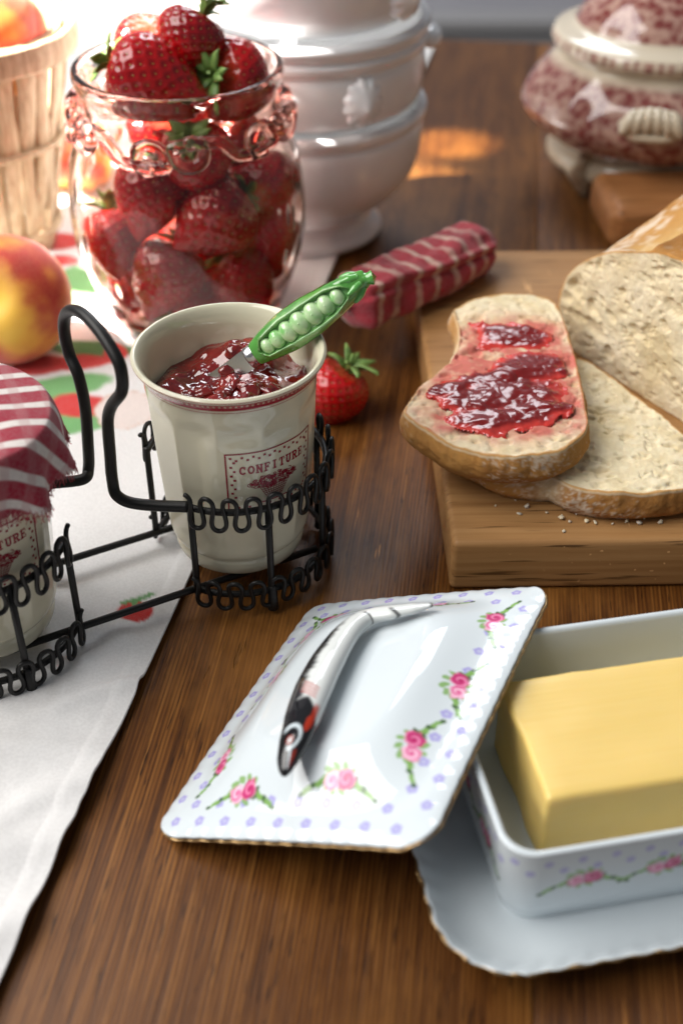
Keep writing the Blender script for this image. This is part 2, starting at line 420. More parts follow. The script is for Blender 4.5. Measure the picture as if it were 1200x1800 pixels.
rdg = sum(np.exp(-(((XY - at(px, py)[:2]) @ np.array([-math.sin(an), math.cos(an)]) + .15 * ((XY - at(px, py)[:2]) @ np.array([math.cos(an), math.sin(an)])) ** 2 * 30) / wd) ** 2 - (((XY - at(px, py)[:2]) @ np.array([math.cos(an), math.sin(an)])) / ln) ** 2) * hh for px, py, an, wd, ln, hh in ((190, 1225, .35, .004, .03, .0030), (230, 1215, .15, .003, .02, .0020), (120, 1400, .5, .007, .05, .0042), (40, 1500, .2, .009, .06, .0045), (160, 1430, -.3, .004, .02, .0022), (30, 1330, .1, .006, .05, .0028), (20, 1640, .6, .008, .05, .004)))
Z = Z + hem + .75 * rdg + 0.0030 * fold + 0.0042 * fold2 + 0.0026 * (1 + fbm(P3, 30, 3, 5)) * ss(0.26, 0.05, Vv)
tcol = np.broadcast_to(np.array([0.80, 0.79, 0.785]), U.shape + (3,)).copy()
RED = np.array([0.62, 0.020, 0.018]); GRN = np.array([0.16, 0.42, 0.14]); DGRN = np.array([0.08, 0.25, 0.07])
def stamp(px, rx, ry, ang, c, soft=0.12, power=2.0, taper=0.0, strength=1.0):
    q = at(*px)[:2]; d = XY - q; ca, sa = math.cos(ang), math.sin(ang)
    x = (d[..., 0] * ca + d[..., 1] * sa) / rx; y = (-d[..., 0] * sa + d[..., 1] * ca) / (ry)
    y = y / np.clip(1 - taper * x, 0.15, 3)
    r = (np.abs(x) ** power + np.abs(y) ** power) ** (1 / power) + 0.10 * fbm(P3, 160, 2, 9)
    k = (1 - ss(1 - soft, 1 + soft, r)) * strength
    tcol[:] = mix(tcol, c, k)
for a in ((110, 690, .030, .013, .35, GRN), (165, 622, .028, .010, -.1, DGRN), (120, 752, .024, .012, .1, GRN), (138, 510, .012, .03, .3, GRN),
          (60, 700, .02, .012, .2, GRN), (30, 760, .022, .012, .5, GRN)): stamp(a[:2], a[2], a[3], a[4], a[5])
for a in ((150, 722, .022, .012, -.1), (150, 645, .018, .009, .1), (115, 432, .016, .013, 0), (108, 466, .014, .009, 0), (205, 630, .008, .012, 0), (75, 650, .018, .012, 0),
          (420, 490, .02, .02, 0)):
    stamp(a[:2], a[2], a[3], a[4], RED, taper=0.3)
stamp((222, 728), .018, .02, 0, np.array([0.66, 0.40, 0.28]), 0.04); stamp((222, 728), .0172, .0192, 0, np.array([0.80, 0.70, 0.66]), 0.04)
stamp((240, 1085), .0088, .0078, .1, RED, 0.08)
for dx, dy, an in ((-14, -18, .5), (2, -20, 1.2), (14, -26, .7), (22, -30, .5)): stamp((240 + dx, 1085 + dy), .0042, .0014, an, GRN * 0.8, 0.2)
V = np.stack([XY[..., 0], XY[..., 1], Z], -1)
towel = mk('tea_towel', V, gridF(nu, nv), M_towel, None, col=tcol)
so = towel.modifiers.new('thickness', 'SOLIDIFY'); so.thickness = 0.0011; so.offset = -1
tag(towel, 'white cotton tea towel printed with red strawberries and green leaves', 'tea towel')
TOWZ = 0.0028

# ------------------------------------------------------------------ jam cup
CUPR, CUPH = 0.0435, 0.108
def facet(A, R, Z):
    mk_ = ss(0.014, 0.021, Z) * (1 - ss(0.086, 0.094, Z)); a = (A + math.radians(6)) % (PI / 6) - PI / 12
    mk_ = mk_ * (1 - ss(.95, .75, np.abs((A - math.radians(-57) + PI) % (2 * PI) - PI)) * ss(.034, .040, Z) * ss(.084, .079, Z) * .8)
    k = math.cos(PI / 12) / np.cos(a); return R * (1 - mk_ * (1 - k)), Z
outer = [(0.0005, 0.0015), (0.024, 0.0015), (0.0285, 0), (0.0305, 0.0012), (0.0317, 0.0045), (0.0318, 0.0075), (0.0313, 0.0092), (0.0322, 0.0108), (0.0336, 0.0135),
         (0.0350, 0.022), (0.0361, 0.035), (0.0371, 0.050), (0.0381, 0.066), (0.0388, 0.080), (0.0392, 0.090), (0.0396, 0.097), (0.0405, 0.1015), (0.0421, 0.1043), (0.0433, 0.1062), (0.0435, 0.1072), (0.0429, 0.1080),
         (0.0418, 0.1078), (0.0404, 0.1062), (0.0390, 0.1030), (0.0380, 0.098), (0.0372, 0.088), (0.036, 0.07), (0.0345, 0.045), (0.0325, 0.02), (0.027, 0.0085), (0.012, 0.0065), (0.0005, 0.006)]
outer_s = spline(outer, 5)
def outer_r(z):
    o = np.array(outer[4:19]); return np.interp(z, o[:, 1], o[:, 0])
def surf(th, z, off=0.00018):
    th = np.asarray(th, float); z = np.asarray(z, float); r, _ = facet(th, outer_r(z), z); r = r + off
    return np.stack([r * np.cos(th), r * np.sin(th), z], -1)
# strokes for the printed word: slab letters on a 1 x 1.3 cell
def arc(cx, cy, rx, ry, a0, a1, n=12):
    a = np.radians(np.linspace(a0, a1, n)); return [(cx + rx * math.cos(t), cy + ry * math.sin(t)) for t in a]
GL = {'C': [arc(.5, .65, .38, .56, 50, 310), [(.78, .88), (.78, 1.18)]],
      'O': [arc(.5, .65, .38, .56, 0, 360, 20)],
      'N': [[(.2, 0.05), (.2, 1.25)], [(.2, 1.25), (.8, .05)], [(.8, .05), (.8, 1.25)], [(.05, 1.25), (.3, 1.25)], [(.65, 1.25), (.95, 1.25)], [(.05, .05), (.36, .05)]],
      'F': [[(.25, .05), (.25, 1.25)], [(.08, 1.25), (.85, 1.25), (.85, 1.0)], [(.25, .68), (.62, .68)], [(.62, .55), (.62, .82)], [(.08, .05), (.45, .05)]],
      'I': [[(.5, .05), (.5, 1.25)], [(.28, 1.25), (.72, 1.25)], [(.28, .05), (.72, .05)]],
      'T': [[(.5, .05), (.5, 1.25)], [(.1, 1.0), (.1, 1.25), (.9, 1.25), (.9, 1.0)], [(.3, .05), (.7, .05)]],
      'U': [[(.22, 1.25), (.22, .4)] + arc(.5, .4, .28, .34, 180, 360) + [(.78, 1.25)], [(.05, 1.25), (.4, 1.25)], [(.62, 1.25), (.95, 1.25)]],
      'R': [[(.22, .05), (.22, 1.25)], [(.08, 1.25), (.55, 1.25)] + arc(.55, .96, .27, .29, 90, -90) + [(.22, .67)], [(.5, .67), (.85, .05)], [(.06, .05), (.42, .05)], [(.72, .05), (.98, .05)]],
      'E': [[(.22, .05), (.22, 1.25)], [(.06, 1.25), (.85, 1.25), (.85, 1.0)], [(.06, .05), (.88, .05), (.88, .32)], [(.22, .67), (.6, .67)], [(.6, .54), (.6, .8)]]}
def ribbon(pts, wd, n=None):
    p = np.array(pts, float); L = np.linalg.norm(np.diff(p, axis=0), axis=1).sum()
    if len(p) == 2 or n: p = resample(p, n or max(3, int(L / 0.0006)))
    t = np.gradient(p, axis=0); t /= np.maximum(np.linalg.norm(t, axis=1), 1e-9)[:, None]; nn = np.stack([-t[:, 1], t[:, 0]], -1)
    p[0] -= t[0] * wd * .5; p[-1] += t[-1] * wd * .5
    return np.stack([p - nn * wd / 2, p + nn * wd / 2], 1).reshape(-1, 2), gridF(len(p), 2)
def label_shapes():
    W, H = 0.0450, 0.0345; frame, word, motif = [], [], []
    for a, b in (((0, 0), (W, 0)), ((W, 0), (W, H)), ((W, H), (0, H)), ((0, H), (0, 0))): frame.append(ribbon([a, b], 0.0007, 40))
    s = 0.0012
    def sq(x, y): frame.append((np.array([[x - s / 2, y - s / 2], [x + s / 2, y - s / 2], [x + s / 2, y + s / 2], [x - s / 2, y + s / 2]]), np.array([[0, 1, 2, 3]])))
    nx, ny = 17, 13
    for i in range(nx):
        x = 0.0022 + i * (W - 0.0044) / (nx - 1)
        for yb, sg in ((0.0022, 1), (H - 0.0022, -1)): sq(x, yb + (0.0014 * sg if i % 2 else 0))
    for j in range(1, ny - 1):
        y = 0.0022 + j * (H - 0.0044) / (ny - 1)
        for xb, sg in ((0.0022, 1), (W - 0.0022, -1)): sq(xb + (0.0014 * sg if j % 2 else 0), y)
    txt = 'CONFITURE'; cw = 0.00325; gap = 0.00052; tw = len(txt) * cw + (len(txt) - 1) * gap; x0 = (W - tw) / 2
    for i, ch in enumerate(txt):
        wdd = cw * (0.96 if ch != 'I' else 0.9)
        for st_ in GL[ch]:
            p = [(x0 + i * (cw + gap) + q[0] * wdd, 0.0228 + q[1] * 0.0034) for q in st_]
            thick = abs(p[0][1] - p[-1][1]) > 0.002 or len(p) > 6
            word.append(ribbon(p, 0.00088 if thick else 0.0006))
    rr = np.random.RandomState(3)
    for i in range(170):                      # bunch of fruit and leaves
        a, q = rr.uniform(0, 2 * PI), math.sqrt(rr.uniform(0, 1)); x = W / 2 + 0.0125 * q * math.cos(a); y = 0.0168 + 0.0033 * q * math.sin(a) + 0.0006 * math.cos(9 * a)
        R_ = rr.uniform(0.0004, 0.0011); a0 = rr.uniform(0, 360)
        motif.append(ribbon(arc(x, y, R_, R_ * rr.uniform(.5, 1), a0, a0 + rr.uniform(180, 360), 9), 0.00036))
    for i in range(10):                      # woven bowl
        t = i / 9; motif.append(ribbon([(W / 2 - 0.0075 + 0.015 * t, 0.0138), (W / 2 - 0.0035 + 0.007 * t, 0.0065)], 0.00028))
    for j in range(7):
        y = 0.0065 + j * 0.0012; hw = 0.0035 + (y - 0.0065) / 0.0073 * 0.004; motif.append(ribbon([(W / 2 - hw, y), (W / 2 + hw, y)], 0.00032))
    motif.append(ribbon([(W / 2 - 0.0065, 0.0052), (W / 2 + 0.0065, 0.0052)], 0.0007))
    return W, H, frame, word, motif
LBL = label_shapes()
def make_cup(loc, rotz, label):
    t = thing('jam_cup', label, 'cup', loc, (0, 0, rotz))
    lathe('body', outer_s, M_cream, t, 288, facet)
    pb = spline([(0.0431, 0.10775), (0.0438, 0.1071), (0.0436, 0.1060), (0.0424, 0.1042), (0.0409, 0.1018), (0.0402, 0.0994)], 5); pb[:, 0] += 0.00012
    s_ = np.linspace(0, 1, len(pb)); crm = np.array([0.66, 0.62, 0.47]); red = np.array([0.33, 0.012, 0.03])
    def bc(A, R, Z):
        Sx = np.broadcast_to(s_, R.shape); k = (ss(0.20, 0.23, Sx) - ss(0.29, 0.32, Sx)) + (ss(0.40, 0.43, Sx) - ss(0.84, 0.87, Sx)) + (ss(0.92, 0.94, Sx) - ss(0.97, 0.99, Sx))
        ph = (A / (2 * PI) * 112) % 1 - 0.5; dd = np.hypot(ph * 0.0024, (Sx - 0.60) * 0.010); dot = 1 - ss(0.00035, 0.00065, np.abs(dd))
        return mix(crm, red, np.clip(k, 0, 1) * (1 - dot * 0.85))
    lathe('rim_band', pb, M_creamp, t, 896, None, False, 0, bc)
    W, H, fr, wo, mo = LBL; TH0 = math.radians(-57); zt = 0.0768
    lab = None
    for nm, L in (('label_frame', fr), ('word', wo), ('fruit_bowl_motif', mo)):
        L2 = []
        for q, f in L:
            z = q[:, 1] - H + zt; th = TH0 + (q[:, 0] - W / 2) / 0.0378; L2.append((surf(th, z), [f]))
        Vx, Fx = joinVF(L2); o = mk(nm, Vx, Fx, M_ink, t if lab is None else lab)
        if lab is None: lab = o
    return t
RACKZ = 0.0142
C1 = np.array([-0.0505, 0.4875, RACKZ]); C2 = np.array([*at(-22, 1085, .014)[:2], RACKZ])
cup1 = make_cup(C1, 0, 'open cream faceted cup of jam with red dotted rim and printed label')
cup2 = make_cup(C2, 0.0, 'cream cup with red printed label under the striped cloth cover')

# jam in the open cup
n, mring = 160, 70
a = np.linspace(0, 2 * PI, n, endpoint=False); r = np.linspace(0.0, 1, mring)
A, R = np.meshgrid(a, r, indexing='ij'); Rj = 0.0374
X, Y = R * Rj * np.cos(A), R * Rj * np.sin(A); Pj = np.stack([X, Y, 0 * X], -1)
lump = fbm(Pj, 75, 3, 2); lump2 = np.abs(fbm(Pj, 150, 3, 4))
heap = np.exp(-(((X - 0.006) / 0.016) ** 2 + ((Y - 0.026) / 0.011) ** 2)) * 0.0085 + np.exp(-(((X - 0.014) / 0.012) ** 2 + ((Y + 0.004) / 0.010) ** 2)) * 0.0030
Zj = 0.0868 + heap + 0.0042 * np.maximum(lump, -0.3) + 0.0014 * lump2 - 0.003 * ss(0.9, 1.0, R) * (1 - ss(0, .02, Y))
Rj2 = np.interp(Zj, [0.07, 0.088, 0.098, 0.103], [0.0359, 0.0371, 0.0379, 0.0389]) + 0.0002
Vj = np.stack([R * Rj2 * np.cos(A), R * Rj2 * np.sin(A), Zj], -1)
jam = mk('jam', Vj, gridF(n, mring, True), M_jam); jam.location = C1
tag(jam, 'dark red chunky strawberry jam filling the open cream cup', 'jam')
rr = np.random.RandomState(5)
for i in range(9):
    an, q = rr.uniform(0, 6.28), math.sqrt(rr.uniform(0, .5)) * 0.033
    x, y = q * math.cos(an), q * math.sin(an); Mx = np.array(Matrix.Rotation(rr.uniform(0, 3), 3, 'Z') @ Matrix.Rotation(rr.uniform(-.6, .6), 3, 'X'))
    Ve, Fe = ellipsoidVF((0, 0, 0), (rr.uniform(.005, .009), rr.uniform(.004, .006), rr.uniform(.0028, .0042)), 40, 24, Mx)
    Ve = Ve * (1 + 0.6 * fbm(Ve, 220, 3, i))[:, None]
    zz = Zj.ravel()[np.argmin((Vj[..., 0].ravel() - x) ** 2 + (Vj[..., 1].ravel() - y) ** 2)]
    mk('fruit_chunk', Ve + np.array([x, y, zz - 0.0008]), Fe, M_jam, jam)

# ------------------------------------------------------------------ spreader with a pea pod handle
fer = at(450, 622, .1125); rimx = at(560, 545, .1335); dk = unit(rimx - fer)
Lk = 0.0625
view = unit(ORG - (fer + dk * 0.04)); nk = unit(view - dk * (view @ dk)); bk = np.cross(dk, nk)
MK = Matrix([[bk[i], dk[i], nk[i], fer[i]] for i in range(3)] + [[0, 0, 0, 1]])   # local x across, y along, z towards viewer
knife = thing('jam_spreader', 'jam spreader with a green pea pod handle standing in the jam', 'knife')
knife.matrix_world = MK
m = NT('pod_glaze'); m.p(Base_Color=m.attr(), Roughness=0.08, Coat_Weight=0.7, Coat_Roughness=0.03); M_pod = m.m
nL, nA = 150, 96
t = np.linspace(0, 1, nL); ph = np.linspace(0, 2 * PI, nA, endpoint=False)
T_, PH = np.meshgrid(t, ph, indexing='ij')
wx = np.interp(t, [0, .04, .12, .3, .5, .7, .85, .93, .97, 1.0], [.0060, .0066, .0078, .0092, .0094, .0086, .0064, .0047, .0040, .0032])
x = np.sin(PH) * wx[:, None]; z = np.cos(PH) * wx[:, None] * 0.86
front = np.cos(PH) > 0
ow = np.interp(t, [0.05, .10, .3, .5, .7, .82, .87], [0, .0036, .0060, .0062, .0050, .0027, 0])[:, None]
lat = np.abs(x) / np.maximum(ow, 1e-5)
inside = front * (ow > 2e-4)
rec = inside * (1 - ss(0.75, 1.05, lat)) * 0.0030 * ss(0, .002, ow + 0 * lat); lip = inside * np.exp(-((lat - 1.18) / 0.16) ** 2) * 0.0009
z = z - rec + lip; x = x + 0.0004 * np.sin(PH * 3 + T_ * 9)
Pp = np.stack([x, T_ * Lk, z], -1)
pc = mix(lin((84, 150, 66)), lin((150, 205, 130)), np.clip(rec / 0.003, 0, 1)); pc = mix(pc, lin((165, 205, 140)), np.clip(lip / 0.0009, 0, 1) * 0.55)
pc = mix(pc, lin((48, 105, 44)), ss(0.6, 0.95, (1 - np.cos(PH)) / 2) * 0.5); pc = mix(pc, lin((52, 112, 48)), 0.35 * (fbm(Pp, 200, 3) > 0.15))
Vc, Fc = Pp.reshape(-1, 3), [gridF(nL, nA, False, True), np.arange(nA)[None, :], (np.arange(nA) + (nL - 1) * nA)[None, ::-1]]
handle = mk('handle', Vc, Fc, M_pod, knife, col=pc)
for i, (tt, rp) in enumerate(((.125, .0036), (.215, .0043), (.315, .0048), (.425, .0053), (.545, .0051), (.655, .0045), (.755, .0037))):
    Ve, Fe = ellipsoidVF((0, tt * Lk, 0.0036), (rp * 1.13, rp * 0.86, rp * 1.0), 36, 24)
    cc = mix(lin((128, 198, 112)), lin((196, 226, 176)), np.clip(fbm(Ve, 260, 2, i) * 1.2 + 0.25 + 0.5 * ss(0.002, .0065, Ve[:, 2]), 0, 1)); mk('pea', Ve, Fe, M_pod, handle, col=cc)
# calyx collar and stem of the pod
L2 = []
for q in range(6):
    an = q / 6 * 2 * PI + 0.3; p0 = np.array([math.sin(an) * .0030, .945 * Lk, math.cos(an) * .0026]); p1 = np.array([math.sin(an) * .0054, .88 * Lk, math.cos(an) * .0046]); p2 = np.array([math.sin(an) * .0068, .83 * Lk, math.cos(an) * .0060])
    L2.append(tubeVF(spline([p0, p1, p2], 8), np.interp(np.linspace(0, 1, 17), [0, .4, 1], [.0018, .0020, .0006]), 10))
Vx, Fx = joinVF(L2); mk('calyx', Vx, Fx, M_pod, handle, col=np.broadcast_to(lin((92, 165, 78)), (len(Vx), 3)))
Vx, Fx = tubeVF(spline([(0, .93 * Lk, 0), (0.0002, .97 * Lk, 0.0003), (0.0012, 1.01 * Lk, 0.0006), (0.0018, 1.035 * Lk, 0.0004)], 8), np.interp(np.linspace(0, 1, 25), [0, .6, .8, 1], [.0036, .0026, .0032, .0034]), 20)
mk('stem', Vx, Fx, M_pod, handle, col=np.broadcast_to(lin((86, 158, 72)), (len(Vx), 3)))
o = lathe('ferrule', [(0.0005, -.0042), (.0052, -.0042), (.0056, -.0036), (.0054, -.0024), (.0058, -.0012), (.0054, 0), (.0058, .0008), (.0056, .0016), (.0005, .0016)], M_steel, knife, 48)
o.rotation_euler = (-PI / 2, 0, 0); o.scale = (1, 0.9, 1)
bl = np.array([(-.0042, -.002), (.0044, -.002), (.0050, -.012), (.0066, -.026), (.0060, -.040), (.002, -.049), (-.003, -.044), (-.0048, -.03), (-.0046, -.014)])
bl = spline(bl, 6, True); nb = len(bl)
Vb = np.vstack([np.c_[bl, np.full(nb, .0005)], np.c_[bl, np.full(nb, -.0005)]]); j = np.arange(nb)
mk('blade', Vb, [j[None, :], (j + nb)[None, ::-1], np.stack([j, (j + 1) % nb, (j + 1) % nb + nb, j + nb], -1)], M_steel, knife, smooth=False, recalc=True)

# ------------------------------------------------------------------ wire rack
rack = thing('wire_rack', 'black wrought wire caddy with scrolled baskets and arched handle', 'rack')
axis = unit((C1 - C2) * [1, 1, 0]); ax_ang = math.atan2(axis[1], axis[0]); perp = np.array([-axis[1], axis[0], 0])
RB = 0.0432; ZT, ZB = 0.0625, 0.0125
def basket(C, ang_open, half):
    a0, a1 = ang_open + half, ang_open + 2 * PI - half
    aa = np.linspace(a0, a1, 90)
    def ringp(z, rad=RB): return np.stack([C[0] + rad * np.cos(aa), C[1] + rad * np.sin(aa), np.full(90, z)], -1)
    tube('rail', ringp(ZT), 0.0017, M_iron, rack, 10); tube('rail', ringp(ZB, RB - .001), 0.0017, M_iron, rack, 10)
    L = (a1 - a0) * RB; per = 0.0098; nper = round(L / per); per = L / nper
    for z, amp, rad in ((ZT, 0.0088, RB + 0.0026), (ZB + 0.0012, 0.0078, RB + 0.0022)):
        tt = np.linspace(0, nper * 2 * PI, nper * 36); s_ = per * tt / (2 * PI) + 0.0016 * np.sin(2 * tt); zz = z + amp * np.cos(tt)
        an = a0 + s_ / RB; rd = rad + 0.0007 * np.sin(tt)
        tube('scroll_wire', np.stack([C[0] + rd * np.cos(an), C[1] + rd * np.sin(an), zz], -1), 0.00115, M_iron, rack, 8)
    npost = 7
    for i in range(npost):
        an = a0 + 0.02 + (a1 - a0 - 0.04) * i / (npost - 1); x, y = C[0] + (RB + .0004) * math.cos(an), C[1] + (RB + .0004) * math.sin(an)
        tube('post', [(x, y, ZT + 0.001), (x, y, ZB + .012), (x, y, ZB - 0.0015)], 0.0017, M_iron, rack, 8)
        if i in (1, 3, 5):
            xf, yf = C[0] + (RB + .0015) * math.cos(an), C[1] + (RB + .0015) * math.sin(an)
            tube('foot', [(xf, yf, ZB + .004), (xf, yf, .0055), (xf, yf, TOWZ * 0.35 + .0018)], [.0020, .0025, .0028], M_iron, rack, 10)
    return a0, a1
basket(C1, ax_ang + PI + 0.02, 0.62); basket(C2, ax_ang, 0.55)
for sgn in (-1, 1):
    off = perp * sgn * 0.0245
    p0 = C2 + off + axis * -0.030; p1 = C1 + off + axis * 0.030
    tube('base_rail', np.stack([p0, p1]) * [1, 1, 0] + [0, 0, ZB - 0.0004], 0.0018, M_iron, rack, 10)
P1 = at(215, 888, ZT); P2 = at(155, 832, ZT); hd = unit(P2 - P1); hn = np.array([hd[1], -hd[0], 0])
hp = [C1 + RB * np.array([math.cos(ax_ang + PI + .64), math.sin(ax_ang + PI + .64), 0])]; hp[0][2] = ZT
hp.append(P1 + np.array([.007, .0015, -.0005])); 
hp += [atplane(*q, P1, hn) for q in ((207, 872), (198, 845), (194, 800), (190, 740), (197, 712), (214, 688), (214, 655), (203, 625), (172, 578), (140, 548), (118, 550), (113, 578), (122, 622), (138, 660), (150, 715), (155, 780), (156, 822))]
q2 = at(140, 845, ZT); q3 = C2 + RB * np.array([math.cos(ax_ang + .57), math.sin(ax_ang + .57), 0]); q3[2] = ZT
hp += [q2 + np.array([0.002, 0, .001]), (q2 + q3) / 2, q3]
tube('handle', spline(hp, 10), 0.0027, M_iron, rack, 14)

# ------------------------------------------------------------------ cloth cover over the second cup
na, nr = 420, 130
a = np.linspace(0, 2 * PI, na, endpoint=False); s_ = np.linspace(0, 1, nr)
A, Sg = np.meshgrid(a, s_, indexing='ij')
half = 0.065 * (np.maximum(np.abs(np.cos(A - 0.3)), np.abs(np.sin(A - 0.3))) ** -0.32)
fray = 0.0014 * fbm(np.stack([np.cos(A) * 60, np.sin(A) * 60, 0 * A], -1), 1.0, 3, 8) + 0.0022 * (np.abs(np.sin(A * 95 + 3 * np.sin(A * 13))) - .5)
rho = Sg * half + fray * ss(.9, 1, Sg)
RT_ = 0.0478; drop = np.maximum(0, rho - RT_ * 0.93)
ruf = ss(0, 0.026, drop); wavy = np.cos(A * 9 + 0.8 * np.sin(A * 2)) * 0.6 + 0.4 * np.cos(A * 14 + 1)
Rr = np.where(rho < RT_ * .93, rho, RT_ * .93 + 0.0036 * (1 - np.exp(-drop / .004)) + ruf * (0.0038 * wavy + 0.0014))
Zr = CUPH + 0.0032 + 0.0032 * (1 - (np.minimum(rho, RT_) / RT_) ** 2) - drop * 0.97 + 0.0012 * fbm(np.stack([Rr * np.cos(A), Rr * np.sin(A), 0 * A], -1), 70, 2, 3) + np.where(drop > 0, 0, 0)
Zr = Zr - 0.0018 * ss(-0.006, 0.004, rho - RT_)
fx, fy = rho * np.cos(A), rho * np.sin(A)
sc = fx * math.cos(1.95) + fy * math.sin(1.95); sc2 = -fx * math.sin(1.95) + fy * math.cos(1.95)
REDC = np.array([0.33, 0.010, 0.034]); WHT = np.array([0.74, 0.68, 0.64])
def stripes(s, per, wdt): 
    p_ = (s / per) % 1; return ss(0.5 - wdt, 0.5 - wdt + .05, p_) - ss(0.5 + wdt - .05, 0.5 + wdt, p_)
cc = mix(REDC, WHT, stripes(sc, 0.0128, 0.19)); cc = mix(cc, mix(REDC, WHT, np.full(A.shape, .22)), 0.32 * stripes(sc2, 0.0125, 0.2))
cover = mk('cloth_cover', np.stack([Rr * np.cos(A), Rr * np.sin(A), Zr], -1), gridF(na, nr, True), M_cloth, None, col=cc)
cover.location = C2; so = cover.modifiers.new('t', 'SOLIDIFY'); so.thickness = 0.0006; so.offset = 1
ths = []; rsf = np.random.RandomState(2); hemP = np.stack([Rr * np.cos(A), Rr * np.sin(A), Zr], -1)[:, -2:]
for q in range(0, na):
    for _ in range(2):
        p = hemP[q, 1] * rsf.uniform(.995, 1.004); dd = unit(hemP[q, 1] - hemP[q, 0] + 1e-9) * rsf.uniform(.0012, .0040) + rsf.normal(0, .0007, 3)
        ths.append(tubeVF(np.stack([p - dd * .3, p + dd * .5, p + dd + rsf.normal(0, .0004, 3)]), .00017, 4))
Vx, Fx = joinVF(ths); fr_ = mk('frayed_fringe', Vx, Fx, fabric('fringe_thread', False, (.40, .03, .05)), cover); fr_['kind'] = 'stuff'
tag(cover, 'red and white striped cloth cover with frayed hem over the jam cup', 'cloth cover')

# ------------------------------------------------------------------ strawberries
def berry_mesh(L, W, seed, nseed=190, bluntness=0.75):
    nt, na = 96, 120; t = np.linspace(0.0, 1, nt); a = np.linspace(0, 2 * PI, na, endpoint=False)
    r_ = np.sin(PI * t ** 0.72) ** bluntness * (1 - 0.22 * t); r_[0] = 0; r_[-1] = 0; r_ = r_ / r_.max() * W / 2
    zz = -L * (t - 0.35) + 0.0 ; zz = zz - 0.06 * L * np.exp(-((t) / 0.05) ** 2)
    A, T = np.meshgrid(a, t, indexing='ij'); R = np.broadcast_to(r_, A.shape).copy()
    P = np.stack([R * np.cos(A), R * np.sin(A), np.broadcast_to(zz, A.shape)], -1)
    P = P * (1 + 0.07 * fbm(P + seed * 3.1, 45, 2, seed))[..., None]
    k = np.arange(nseed) + 0.5
    area_ = np.cumsum(r_ * np.hypot(np.gradient(r_), np.gradient(zz))); area_ /= area_[-1]
    ts = np.interp(0.03 + 0.95 * k / nseed, area_, t); as_ = (k * 2.399963 + seed) % (2 * PI)
    ti = np.clip((ts * (nt - 1)).astype(int), 1, nt - 2); ai = (as_ / (2 * PI) * na).astype(int) % na
    Sd = P[ai, ti]
    Nn = np.cross(P[(ai + 1) % na, ti] - P[ai - 1, ti], P[ai, ti + 1] - P[ai, ti - 1]); Nn /= np.linalg.norm(Nn, axis=1)[:, None]
    Nn *= np.sign((Nn * (Sd - [0, 0, 0])).sum(1))[:, None]
    Pf = P.reshape(-1, 3); d2 = ((Pf[:, None] - Sd[None]) ** 2).sum(-1); dm = np.sqrt(d2.min(1))
    sig = math.sqrt(PI * L * W / nseed) * 0.33
    g = np.exp(-(dm / sig) ** 2)
    C = Pf.mean(0); dirv = Pf - [0, 0, 0]; dirv /= np.maximum(np.linalg.norm(dirv, axis=1), 1e-9)[:, None]
    Pd = Pf - dirv * (g * sig * 0.42)[:, None]
    tone = fbm(Pf, 60, 3, seed + 4); Tf = T.ravel()
    c = mix(lin((194, 16, 20)), lin((136, 6, 15)), np.clip(0.5 + tone, 0, 1)); c = mix(c, lin((210, 90, 60)), 0.55 * ss(0.12, 0.0, Tf)); c = mix(c, lin((96, 2, 8)), g * 0.35)
    L2 = []
    for p, n_ in zip(Sd, Nn):
        u = unit(np.cross(n_, [0.01, 0.02, 1])); v_ = np.cross(n_, u)
        Mx = np.stack([u * sig * .19, v_ * sig * .32, n_ * sig * .20], 1)
        a6 = np.arange(6) * PI / 3; ringv = np.stack([np.cos(a6), np.sin(a6), 0 * a6], -1)
        Vv_ = np.vstack([ringv, [[0, 0, 1]]]) @ Mx.T + p - n_ * sig * 0.28
        L2.append((Vv_, [np.array([[6, q, (q + 1) % 6] for q in range(6)])]))
    return (Pd, gridF(na, nt, True), c), joinVF(L2)
leafV = []
nl, nw = 9, 5
tl = np.linspace(0, 1, nl); wl = np.linspace(-1, 1, nw); TT, WW = np.meshgrid(tl, wl, indexing='ij')
wid = 0.0034 * np.sin(PI * np.clip(TT * 0.93 + 0.07, 0, 1)) ** 0.7 * (1 - 0.35 * TT)
LP = np.stack([0.0015 + TT * 0.0135, WW * wid, 0.0015 + 0.0055 * np.sin(TT * 2.3) - 0.0012 * np.abs(WW) + 0.0006 * np.sin(TT * 7)], -1)
LV, LF = LP.reshape(-1, 3), gridF(nl, nw)
BM = {}
